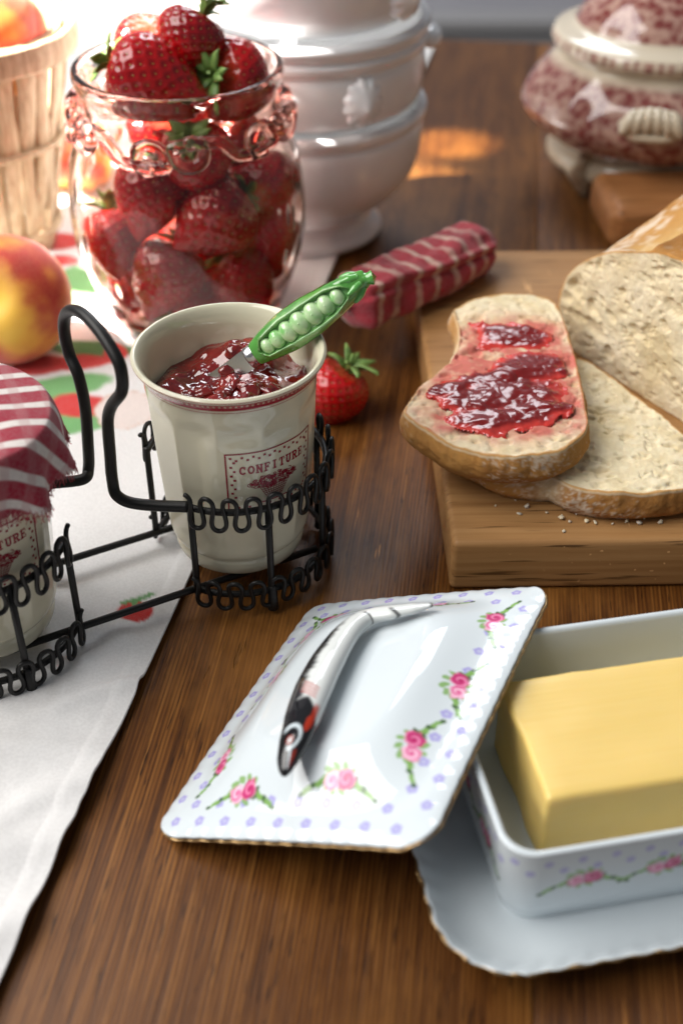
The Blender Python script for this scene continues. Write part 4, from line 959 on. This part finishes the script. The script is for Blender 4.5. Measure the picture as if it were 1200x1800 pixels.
# crumbs on the board
rs = np.random.RandomState(4)
crm = None
for px, py, s_ in ((925, 893, .0022), (912, 905, .0016), (985, 912, .0028), (1000, 918, .0014), (1030, 918, .0022), (1045, 920, .0016), (1100, 918, .0018), (1122, 921, .0026), (1160, 920, .0022), (990, 935, .0015), (870, 890, .0010), (1130, 912, .0014), (960, 902, .0012), (1075, 922, .0012), (905, 880, .0009), (1012, 905, .0012)):
    V, F = ellipsoidVF((0, 0, 0), (1, .7, .55), 14, 9); V = V * (1 + .9 * fbm(V, 1.9, 2, int(px)))[:, None] * s_ * .62
    q = at(px, py, BZ); o = mk('bread_crumb', V, F, M_bread, None, col=np.broadcast_to(mix(CRUMB, FLOUR, rs.uniform(0, 1)), (len(V), 3)))
    o.location = (q[0], q[1], BZ + s_ * .45); o.rotation_euler = (rs.uniform(-.3, .3), rs.uniform(-.3, .3), rs.uniform(0, 6)); tag(o, 'small pale bread crumb on the cutting board before the plain slice', 'crumb', 'bread crumbs on the board')
# loaf with its cut face towards the slices
LA = at(1000, 612, BZ); LB = at(1200, 745, BZ); ld = unit((LB - LA) * [1, 1, 0]); ln = np.array([-ld[1], ld[0], 0]); ln = ln if ln[0] > 0 else -ln      # away from the viewer's left
sec = spline([(-.004, .0), (-.011, .014), (-.0132, .030), (-.009, .044), (0.002, .057), (.018, .069), (.040, .079), (.066, .087), (.092, .085), (.116, .072), (.131, .052), (.136, .030), (.131, .012), (.120, 0)], 12)
base_ = np.stack([np.linspace(.120, -.004, 60)[1:-1], np.zeros(58)], -1); sec = resample(np.vstack([sec, base_]), 360, True)
cs = np.array([.060, .036]); kr = 80; rr_ = np.linspace(0, 1, kr)
def to_w(q, along): return LA + ld * q[..., :1] + np.array([0, 0, 1]) * q[..., 1:2] + ln * along[..., None]
fq = cs + (sec - cs)[:, None] * rr_[None, :, None]
fq3 = np.concatenate([fq, 0 * fq[..., :1]], -1); fqw = fq + .0013 * np.stack([fbm(fq3, 400, 2, 43), fbm(fq3, 400, 2, 44)], -1)
rs = np.random.RandomState(8); dep = np.zeros(fq.shape[:2])
for _ in range(85):
    q = rs.uniform([-.012, 0], [.135, .088]); r = rs.gamma(1.5, .0009) + .0005; asp = rs.uniform(1, 2.4); d = fqw - q; e = np.hypot(d[..., 0] / asp, d[..., 1] + d[..., 0] * .15) / r; dep = np.maximum(dep, (1 - ss(.5, 1.1, e)) * min(1.0 * r, .0026))
fw3 = fq3 * [1, 1.5, 1]; dep = dep + .0013 * ss(.14, .6, fbm(fw3, 190, 3, 51)) + .0015 * ss(.25, .6, fbm(fw3, 80, 3, 52))
dep *= (1 - ss(.93, .98, rr_))[None, :]
F3 = np.concatenate([fq, np.zeros(fq.shape[:2] + (1,))], -1)
Pf_ = to_w(fq, dep + .0011 * fbm(F3, 150, 3, 1) + .0016 * fbm(F3, 40, 2, 2))
cF = mix(CRUMB * [1.0, 1.0, 1.02], CRUMB * [.88, .82, .70], np.clip(.5 + fbm(F3, 55, 3, 4), 0, 1)); cF = mix(cF, CRUMB * [.7, .58, .42], np.clip(dep / .002, 0, 1) * .15); cF = mix(cF, CR1, ss(0, .02, rr_[None, :] - (.975 + .02 * fbm(np.concatenate([sec, 0 * sec[:, :1]], -1), 110, 3, 77))[:, None]))
na_ = 120; al = np.linspace(0, .20, na_) ** 1.0; prof_ = np.sqrt(np.clip(1 - ((al - .02) / .20).clip(0) ** 2.6, 0, 1))
ang_ = np.arctan2(sec[:, 1] - .02, sec[:, 0] - .058)
rise = (1 + .42 * ss(0, .085, al))[None, :, None]; body = np.array([.060, .0]) + (sec - [.060, .0])[:, None] * prof_[None, :, None] * np.concatenate([1 + 0 * rise, rise], -1)
B3 = np.concatenate([body, np.broadcast_to(al[None, :, None], body.shape[:2] + (1,))], -1)
# scored ear running along the top
ridge = .040 + .02 * np.sin(al * 12)[None, :]; dq = (body[..., 0] - ridge - .012 * fbm(B3, 40, 2, 5)) / .010
topm = ss(.05, .07, body[..., 1]); gash = np.exp(-dq ** 2) * topm * ss(.0, .012, al)[None, :]; ear = np.exp(-((dq - 1.5) / .5) ** 2) * topm
nB = (sec - cs); nB = nB / np.linalg.norm(nB, axis=1)[:, None]
body = body + nB[:, None] * (-.005 * gash + .004 * ear + .0016 * fbm(B3, 60, 4, 6) + .0004 * fbm(B3, 260, 3, 7))[..., None]; body[..., 1] = np.maximum(body[..., 1], 0.0005)
Pb_ = to_w(body, np.broadcast_to(al[None, :], body.shape[:2]))
cB = mix(CR1, CR2, np.clip(.35 + .9 * fbm(B3, 45, 4, 8), 0, 1)); cB = mix(cB, FLOUR * [1, .95, .9], .75 * ss(-.05, .4, fbm(B3, 26, 2, 9) + .7 * fbm(B3, 240, 3, 3))); cB = mix(cB, np.array([.68, .47, .20]), np.clip(gash * 1.2, 0, 1) * .85); cB = mix(cB, CR2 * .8, np.clip(ear, 0, 1) * .7)
allP = np.concatenate([Pf_, Pb_[:, 1:]], 1); allC = np.concatenate([cF, cB[:, 1:]], 1)
loaf = mk('bread_loaf', allP, gridF(360, allP.shape[1], True), M_bread, None, col=allC); tag(loaf, 'large crusty white loaf with its cut face showing on the board', 'bread loaf')

# ------------------------------------------------------------------ striped cloth bundle lying over the board edge
n0, n1 = at(632, 580, BZ + .004), at(886, 462, BZ + .004)
nd = unit((n1 - n0) * [1, 1, 0]); npp = np.array([-nd[1], nd[0], 0]); Ln = np.linalg.norm((n1 - n0)[:2])
nL, nA = 150, 120; t = np.linspace(0, 1, nL); a = np.linspace(0, 2 * PI, nA, endpoint=False); T_, A_ = np.meshgrid(t, a, indexing='ij')
env = np.minimum(1, np.sqrt(np.clip(1 - ((.06 - t) / .06).clip(0) ** 2, .0, 1)) + .02) * np.minimum(1, .12 + ((1 - t) / .16).clip(0) ** .8)
sq = (1 / (np.abs(np.cos(A_)) ** 2.6 + np.abs(np.sin(A_)) ** 2.6) ** (1 / 2.6)) * (1 + .05 * np.cos(A_ * 5 + 4 * T_) + .10 * np.exp(-((A_ - 2.2 - .5 * T_) / .12) ** 2) - .10 * np.exp(-((A_ - 2.45 - .5 * T_) / .10) ** 2))
wy, wz = .0185, .0165
Yl = wy * sq * np.cos(A_) * (.85 + .15 * env[:, None]) * env[:, None]; Zl = wz * sq * np.sin(A_) * env[:, None]
Pn = np.stack([T_ * Ln, Yl, Zl], -1); dn = .0024 * fbm(Pn, 50, 3, 3) + .0014 * fbm(Pn, 150, 2, 4)
Yl = Yl * (1 + dn / .018) + .0015 * np.sin(T_ * 9) ; Zl = Zl * (1 + dn / .016)
Zl = np.maximum(Zl, -wz + .0005)
Wn = n0 + nd * (T_ * Ln)[..., None] + npp * (Yl + .010)[..., None]; Wn[..., 2] = BZ + wz - .0006 + Zl
st_ = stripes(T_ * Ln + .22 * Yl - .15 * Zl + .0007 * fbm(Pn, 60, 2, 8), .0152, .17); st_ = st_ * np.clip(.75 + .6 * fbm(Pn, 150, 3, 2), 0, 1)
cN = mix(np.array([.36, .014, .032]), np.array([.66, .50, .40]), st_); cN = mix(cN, np.array([.20, .008, .02]), .5 * ss(.1, .4, fbm(Pn, 70, 3, 9)))
F = [gridF(nL, nA, False, True), np.arange(nA)[None, ::-1], (np.arange(nA) + (nL - 1) * nA)[None, :]]
nap = mk('cloth_bundle', Wn.reshape(-1, 3), F, M_cloth, None, col=cN); tag(nap, 'rolled red cloth with cream stripes lying over the cutting board edge', 'cloth')

# ------------------------------------------------------------------ butter dish
LBL_, LBR, LTR = at(262, 1466, .0035), at(748, 1488, .057), at(1006, 1022, .060)
ea = unit(LBR - LBL_); LWd = np.linalg.norm(LBR - LBL_); eb = LTR - LBR; eb = unit(eb - ea * (eb @ ea)); LDp = np.linalg.norm((LTR - LBR)); ec = np.cross(ea, eb)
def lid_h(u, v):
    """height of the lid above its rim plane; u, v in metres from the front left corner"""
    x = (u / LWd) * 2 - 1; y = (v / LDp) * 2 - 1
    ex_ = (1 - np.abs(x)) * LWd / 2; ey_ = (1 - np.abs(y)) * LDp / 2
    k = .012; d = -np.log(np.exp(-ex_ / k) + np.exp(-ey_ / k)) * k      # smooth distance to the edge
    return .0022 * ss(-.004, .008, d) + .0125 * ss(.006, .034, d) + .0018 * ss(.02, .06, d)
DR = math.radians(11); dx_ = np.array([math.cos(DR), math.sin(DR), 0]); dy_ = np.array([-math.sin(DR), math.cos(DR), 0]); D0 = np.array([.0575, .2655, 0]); DLn, DDp = .158, .110
gap = []
for k in np.linspace(0, 1, 60):
    for q in (D0 + dy_ * DDp * k, D0 + dy_ * DDp + dx_ * .06 * k):
        r = q - LBL_; A_m = np.array([[ea[0], eb[0]], [ea[1], eb[1]]]); u, v = np.linalg.solve(A_m, r[:2])
        if 0 < u < LWd and 0 < v < LDp: gap.append((LBL_ + ea * u + eb * v + ec * (lid_h(u, v) - .0028))[2])
RIMZ = min(min(gap) - .0002, .050)
print('RIMZ', RIMZ, 'lid', LWd, LDp)

ROSE = lin((214, 84, 140)); ROSEL = lin((238, 170, 200)); ROSED = lin((176, 36, 96)); LEAF = lin((128, 170, 92)); LEAFD = lin((70, 100, 60)); VIO = lin((146, 132, 214))
def paint_dot(c, X, Y, x, y, r=.0024):
    m_ = (np.abs(X - x) < r * 2) & (np.abs(Y - y) < r * 2)
    if not m_.any(): return
    d = np.hypot(X[m_] - x, Y[m_] - y) / r; a_ = np.arctan2(Y[m_] - y, X[m_] - x)
    k = (1 - ss(.75, 1.05, d + .12 * np.cos(5 * a_))) * (.45 + .5 * np.exp(-((d - .62) / .25) ** 2)); k = np.maximum(k, .5 * (1 - ss(.1, .25, d)))
    c[m_] = mix(c[m_], VIO, k * .85)
def paint_rose(c, X, Y, x, y, ang, s=1.0, flip=1, seed=0):
    R_ = .021 * s; m_ = (np.abs(X - x) < R_) & (np.abs(Y - y) < R_)
    if not m_.any(): return
    ca, sa = math.cos(ang), math.sin(ang); dx, dy = X[m_] - x, Y[m_] - y
    U_ = (dx * ca + dy * sa) / s; W_ = (-dx * sa + dy * ca) / s * flip; cc = c[m_]
    jit = .0005 * fbm(np.stack([U_, W_, 0 * U_], -1), 700, 2, seed)
    def ell(cx, cy, rx, ry, an, col_, st=1.0):
        nonlocal cc
        px, py = U_ - cx, W_ - cy; a1, b1 = math.cos(an), math.sin(an); q = np.hypot((px * a1 + py * b1) / rx, (-px * b1 + py * a1) / ry) + jit / .0012
        cc = mix(cc, col_, (1 - ss(.8, 1.1, q)) * st)
    for sg in (-1, 1):                       # leafy sprigs
        for k in range(7):
            t_ = k / 6; cx = sg * (.0055 + .0085 * t_); cy = -.0005 - .0040 * t_ ** 1.4
            ell(cx, cy, .0019 * (1 - .45 * t_), .0009, -sg * (.5 + .5 * (k % 2)), LEAF if k % 3 else LEAFD, .95)
    for an in np.linspace(0, 2 * PI, 11): ell(math.cos(an) * .0052, .0008 + math.sin(an) * .0036, .0019, .0011, an + .6, LEAF if int(an * 3) % 2 else LEAFD, .9)
    for cx, cy, r_, base, dk_, lt in ((-.0026, -.0002, .0031, ROSEL, ROSE, lin((246, 214, 228))), (.0026, .0008, .0034, ROSE, ROSED, ROSEL)):
        ell(cx, cy, r_, r_ * .92, .3, base)
        px, py = U_ - cx, W_ - cy; rad = np.hypot(px, py) / r_; th = np.arctan2(py, px)
        sw = .5 + .5 * np.sin(th * 1.0 + rad * 9 + seed); inm = 1 - ss(.8, 1.0, rad)
        cc = mix(cc, dk_, inm * ss(.55, .95, sw) * .75); cc = mix(cc, lt, inm * ss(.75, 1.0, 1 - sw) * .6); cc = mix(cc, dk_, (1 - ss(.12, .28, rad)) * .9)
    c[m_] = cc

# lid
nu, nv = 380, 460
us = np.linspace(0, 1, nu) * LWd; vs = np.linspace(0, 1, nv) * LDp; U, Vv = np.meshgrid(us, vs, indexing='ij')
x = U / LWd * 2 - 1; y = Vv / LDp * 2 - 1
# squircle the square parameter domain for rounded corners, scalloped border
cr = .013; gx_ = np.clip(np.abs(x) * LWd / 2 - (LWd / 2 - cr), 0, None) / cr; gy_ = np.clip(np.abs(y) * LDp / 2 - (LDp / 2 - cr), 0, None) / cr
lenm = np.maximum(np.maximum(gx_, gy_), 1e-9); lene = np.hypot(gx_, gy_); k_ = np.where(lene > 0, lenm / np.maximum(lene, 1e-9), 1)
Xl = np.sign(x) * np.where(gx_ > 0, (LWd / 2 - cr) + gx_ * k_ * cr, np.abs(x) * LWd / 2) + LWd / 2
Yl_ = np.sign(y) * np.where(gy_ > 0, (LDp / 2 - cr) + gy_ * k_ * cr, np.abs(y) * LDp / 2) + LDp / 2
edge = np.minimum(np.minimum(Xl, LWd - Xl), np.minimum(Yl_, LDp - Yl_)).clip(0)
per_ = np.where(np.abs(x) * LWd > np.abs(y) * LWd, Yl_, Xl)
scal = np.sin(per_ / .0078 * 2 * PI) * np.exp(-edge / .005)
H = lid_h(Xl, Yl_) + .00016 * scal - .0012 * np.exp(-edge / .0018)
W3 = LBL_ + ea * Xl[..., None] + eb * Yl_[..., None] + ec * H[..., None]
ctr = np.array([LWd / 2, LDp / 2]); shr = 1 + .006 * scal; 
lc = np.broadcast_to(np.array(PORC), U.shape + (3,)).copy()
def lid_uv(px, py, hh=.006):
    q = atplane(px, py, LBL_ + ec * hh, ec) - LBL_; return q @ ea, q @ eb
nrow = 9
for i in range(9):
    for inset, shift in ((.0065, 0), (.0145, .5)):
        for L_, fn in ((LWd, lambda s: (s, inset)), (LWd, lambda s: (s, LDp - inset))):
            s = .010 + (i + shift) * .0128
            if s < L_ - .008: paint_dot(lc, Xl, Yl_, *fn(s))
for i in range(11):
    for inset, shift in ((.0065, 0), (.0145, .5)):
        for fn in (lambda s: (inset, s), lambda s: (LWd - inset, s)):
            s = .018 + (i + shift) * .0126
            if s < LDp - .014: paint_dot(lc, Xl, Yl_, *fn(s))
for i, (px, py, an) in enumerate(((865, 1082, 1.57), (805, 1200, 1.57), (727, 1312, 1.57), (598, 1378, 0), (425, 1390, 0), (362, 1345, -1.57), (452, 1205, -1.57), (500, 1130, -1.57), (600, 1072, 3.14), (780, 1048, 3.14))):
    u, v = lid_uv(px, py, .007 if i not in (5, 6, 7, 8, 9) else .004)
    if an == -1.57: u = max(u, .020)
    if an == 3.14: v = min(v, LDp - .020)
    paint_rose(lc, Xl, Yl_, u, v, an, 1.15, 1, i)
ct = LBL_ + ea * LWd / 2 + eb * LDp / 2
Mlid = Matrix((Vector((ea[0], eb[0], ec[0], ct[0])), Vector((ea[1], eb[1], ec[1], ct[1])), Vector((ea[2], eb[2], ec[2], ct[2])), Vector((0, 0, 0, 1))))
lid = thing('butter_cover', 'white porcelain butter cover with painted roses, violet dots and fish handle, tipped off the dish', 'butter cover'); lid.matrix_world = Mlid
loc = np.stack([Xl - LWd / 2, Yl_ - LDp / 2, H], -1)
cap = mk('cap', loc, gridF(nu, nv), M_porc, lid, col=lc); so = cap.modifiers.new('t', 'SOLIDIFY'); so.thickness = .0026; so.offset = -1
bidx = np.concatenate([loc[:, 0], loc[-1, 1:], loc[::-1, -1][1:], loc[0, ::-1][1:-1]]); bp = resample(bidx, 700, True); bp[:, 2] -= .0016
aa = np.arange(700); trim_r = .00085 + .0005 * fbm(np.stack([np.cos(aa / 700 * 6.283) * 20, np.sin(aa / 700 * 6.283) * 20, 0 * aa], -1), 1.2, 3, 5)
tube('gold_trim', bp, np.clip(trim_r - .0003, .0002, .0012), M_gold, lid, 8, True)

# fish handle
def on_lid(px, py, h):
    q = atplane(px, py, ct + ec * h, ec) - ct; return np.array([q @ ea, q @ eb, h])
Hc = float(lid_h(np.array(LWd / 2), np.array(LDp / 2)))
fp = [on_lid(499, 1364, Hc + .0018), on_lid(506, 1335, Hc + .0038), on_lid(524, 1285, Hc + .0062), on_lid(545, 1225, Hc + .0078), on_lid(574, 1165, Hc + .0082), on_lid(610, 1112, Hc + .0072), on_lid(645, 1086, Hc + .0054), on_lid(690, 1076, Hc + .0042), on_lid(735, 1068, Hc + .0018), on_lid(760, 1063, Hc + .0006)]
fpath = resample(spline(fp, 14), 220); nF = 220; kF = 80
s_ = np.linspace(0, 1, nF)
wf = np.interp(s_, [0, .015, .05, .12, .22, .36, .50, .62, .70, .78, .86, .93, 1], [.0009, .0022, .0038, .0055, .0068, .0074, .0070, .0060, .0050, .0040, .0042, .0036, .0012])
T, N, B = frames(fpath, False, (0, 0, 1))
a = np.linspace(0, 2 * PI, kF, endpoint=False); sgn = np.sign(B[nF // 2, 0])          # make +q point to the lid's right
B = B * sgn
tf = np.interp(s_, [0, .05, .2, .6, .75, .9, 1], [.8, .75, .68, .66, .75, .5, .5])
Vf = fpath[:, None] + (wf * 1.12)[:, None, None] * (np.sin(a)[None, :, None] * B[:, None] + (np.cos(a)[None, :] * tf[:, None])[..., None] * N[:, None])
Q = np.broadcast_to(np.sin(a + 0.0) - 0.0, (nF, kF)); Q = np.sin(np.arcsin(np.clip(Q, -1, 1)) * np.where(np.cos(a) > 0, 1, 1) - .42); Sx = np.broadcast_to(s_[:, None], (nF, kF)); upf = np.broadcast_to(np.cos(a), (nF, kF)) > -.35
BLK = np.array([.012, .012, .014]); FWH = np.array([.72, .75, .74]); RD = lin((178, 52, 30))
fc = np.broadcast_to(FWH, (nF, kF, 3)).copy()
hair = fbm(np.stack([Sx * 90, Q * 1.2, 0 * Q], -1), 1, 2, 3)
fc = mix(fc, FWH * .78, .5 * ss(.1, .9, Q)); fc = mix(fc, BLK * 1.3, (1 - ss(-.62, -.28, Q + .22 * hair)) * ss(.15, .2, Sx) * (1 - ss(.60, .74, Sx)))
fc = mix(fc, lin((150, 140, 135)), (1 - ss(-.92, -.7, Q)) * ss(.7, .8, Sx) * .8)
hl = .225 + .05 * (1 - Q * Q) - .06 * np.clip(Q, 0, 1)
fc = mix(fc, BLK, 1 - ss(-.008, .008, Sx - hl)); fc = mix(fc, RD, (1 - ss(.0, .10, np.abs(Q - .62) - .10)) * ss(.15, .18, Sx) * (1 - ss(.235, .26, Sx)) * .85)
fc = mix(fc, RD, (1 - ss(.8, 1.1, np.hypot((Sx - .172) / .030, (Q - .50) / .20))) * .95)
for k in range(4): fc = mix(fc, RD, (1 - ss(.5, 1.2, np.abs((Sx - .285 - .014 * k - .03 * (-Q)) / .0045))) * (1 - ss(.35, .55, np.abs(Q + .05))) * .75)
fc = mix(fc, RD * .8, (1 - ss(.7, 1.1, np.hypot((Sx - .05) / .035, (Q - .4) / .22))) * .6)
ed_ = np.hypot((Sx - .118) / .040, (Q + .22) / .55)
fc = mix(fc, np.array([.62, .70, .74]), (1 - ss(.10, .24, np.abs(ed_ - 1))) * np.clip(ss(-.30, -.05, Q + .12) + ss(.0, .02, Sx - .125), 0, 1))
fc = mix(fc, RD * .55, 1 - ss(.35, .5, np.hypot((Sx - .105) / .040, (Q + .25) / .55))); fc = mix(fc, np.array([.45, .47, .48]), 1 - ss(.16, .28, np.hypot((Sx - .105) / .040, (Q + .25) / .55)))
fc = mix(fc, np.array([.62, .70, .74]), (1 - ss(.05, .12, np.abs(Q - .10 - (.06 - Sx) * 5))) * ss(.012, .02, Sx) * (1 - ss(.075, .09, Sx)))
for c0 in (.765, .86): fc = mix(fc, BLK, (1 - ss(.004, .010, np.abs(Sx - c0 - .02 * Q))) * ss(-.5, .0, Q) * .85)
fc = mix(fc, BLK, ss(.985, .995, Sx) * .8)
Ff = [gridF(nF, kF, False, True), np.arange(kF)[None, :], (np.arange(kF) + (nF - 1) * kF)[None, ::-1]]
fo = mk('fish_handle', Vf.reshape(-1, 3), Ff, M_porc, lid, col=fc); fo['label'] = 'glossy white fish handle with black back and head and red gill marks'

# dish: tray with scalloped flange, and the deep well standing on it
def rrect(x0, y0, x1, y1, r, n=1000):
    pts = []
    for cx, cy, a0 in ((x1 - r, y1 - r, 0), (x0 + r, y1 - r, 90), (x0 + r, y0 + r, 180), (x1 - r, y0 + r, 270)):
        for t_ in np.linspace(0, 90, 40): pts.append((cx + r * math.cos(math.radians(a0 + t_)), cy + r * math.sin(math.radians(a0 + t_))))
    return resample(np.array(pts), n, True)
DM = Matrix.Translation(Vector(D0)) @ Matrix.Rotation(DR, 4, 'Z')
dish = thing('butter_dish', 'white porcelain butter dish with rose painted well and scalloped gold edged tray', 'butter dish'); dish.matrix_world = DM
nP = 1100; WH0 = .0085
# well: from outer foot up over the rim and down the inside
rings = [(-.0045, WH0 - .003, .012), (-.0042, WH0, .012), (-.0028, WH0 + .004, .012), (-.0018, WH0 + .008, .0125)] + [(-.0018 + .0018 * t_, WH0 + .008 + (RIMZ - .0015 - WH0 - .008) * t_, .0125) for t_ in np.linspace(.04, 1, 44)] + \
        [(.0002, RIMZ - .0006, .0127), (-.0004, RIMZ, .0125), (-.0016, RIMZ + .0001, .012), (-.0026, RIMZ - .0006, .011), (-.0030, RIMZ - .002, .0105), (-.0038, RIMZ - .015, .010), (-.0048, WH0 + .010, .010), (-.007, WH0 + .004, .010), (-.012, WH0 + .002, .009), (-.03, WH0 + .002, .006), (-.05, WH0 + .002, .002)]
RG = np.stack([np.c_[rrect(-o_, -o_, DLn + o_, DDp + o_, rr2, nP), np.full(nP, z_)] for o_, z_, rr2 in rings], 1)
wc = np.broadcast_to(np.array(PORC), RG.shape).copy()
base_out = rrect(0, 0, DLn, DDp, .0125, nP); sper = np.r_[0, np.cumsum(np.linalg.norm(np.diff(base_out, axis=0), axis=1))]
SP = np.broadcast_to(sper[:, None], RG.shape[:2]); ZP = RG[..., 2].copy(); ZP[:, 48:] = 9
# arc length of the front-left corner
ic = np.argmin(((base_out - [0.0037, 0.0037]) ** 2).sum(1)); sc_ = sper[ic]
for k in range(-9, 10):
    paint_dot(wc, SP, ZP, sc_ + .0125 * k, RIMZ - .0065, .0019); paint_dot(wc, SP, ZP, sc_ + .0125 * k + .006, RIMZ - .0115, .0019)
for k, off in enumerate((-.083, -.052, -.024, .027, .058, .089, .12)): paint_rose(wc, SP, ZP, sc_ + off, RIMZ - .0195, 0.0, 1.2, 1, k)
well = mk('well', RG, gridF(nP, RG.shape[1], True), M_porc, dish, col=wc, recalc=False)
fill = rrect(.048, .048, DLn - .048, DDp - .048, .002, 60); mk('well_floor', np.c_[fill, np.full(60, WH0 + .0019)], np.arange(60)[None, :], M_porc, dish, col=np.broadcast_to(PORC, (60, 3)), smooth=False)
sa_ = np.arange(nP) / nP * 2 * PI; scl = .00035 * np.sin(np.arange(nP) / nP * 66 * 2 * PI)
tr = [(-.03, .0052, .01), (-.006, .0055, .012), (.000, .0060, .016), (.006, .0066, .019), (.012, .0080, .022), (.018, .0105, .025), (.0225, .0132, .028), (.0242, .0142, .0295), (.0248, .0140, .030), (.0246, .0130, .030), (.0225, .0112, .028), (.018, .0085, .025), (.012, .0060, .022), (.006, .0046, .019), (.002, .0022, .016), (.000, .0004, .016), (-.004, .0004, .014), (-.0052, .0030, .013), (-.03, .0032, .01)]
TRg = []
for o_, z_, r2 in tr:
    p = rrect(-o_, -o_, DLn + o_, DDp + o_, r2, nP); c_ = p.mean(0); d = p - c_; d /= np.linalg.norm(d, axis=1)[:, None]; k = ss(.012, .0245, o_); TRg.append(np.c_[p + d * (scl * k)[:, None], z_ + .0045 * k + .0003 * k * np.sin(np.arange(nP) / nP * 66 * 2 * PI + 1.2)])
TRg = np.stack(TRg, 1); mk('tray', TRg, gridF(nP, len(tr), True), M_porc, dish, col=np.broadcast_to(PORC, TRg.shape))
te = TRg[:, 8]; aa = np.arange(nP); tr_r = np.clip(.00055 + .0007 * fbm(np.stack([np.cos(aa / nP * 6.283) * 24, np.sin(aa / nP * 6.283) * 24, 0 * aa], -1), 1.2, 3, 9), .0002, .0013)
tube('gold_trim', te, tr_r, M_gold, dish, 8, True)
# butter
BH = min(RIMZ - .001, .048) - (WH0 + .002)
but = rbox('butter', (.112, .061, BH), .0022, M_butter, None, 3, .0012, 75)
bc_ = D0 + dx_ * (.0225 + .056) + dy_ * (.0245 + .0305); but.location = (bc_[0], bc_[1], WH0 + .0018 + BH / 2); but.rotation_euler = (0, 0, DR)
tag(but, 'yellow block of butter standing in the porcelain dish', 'butter')
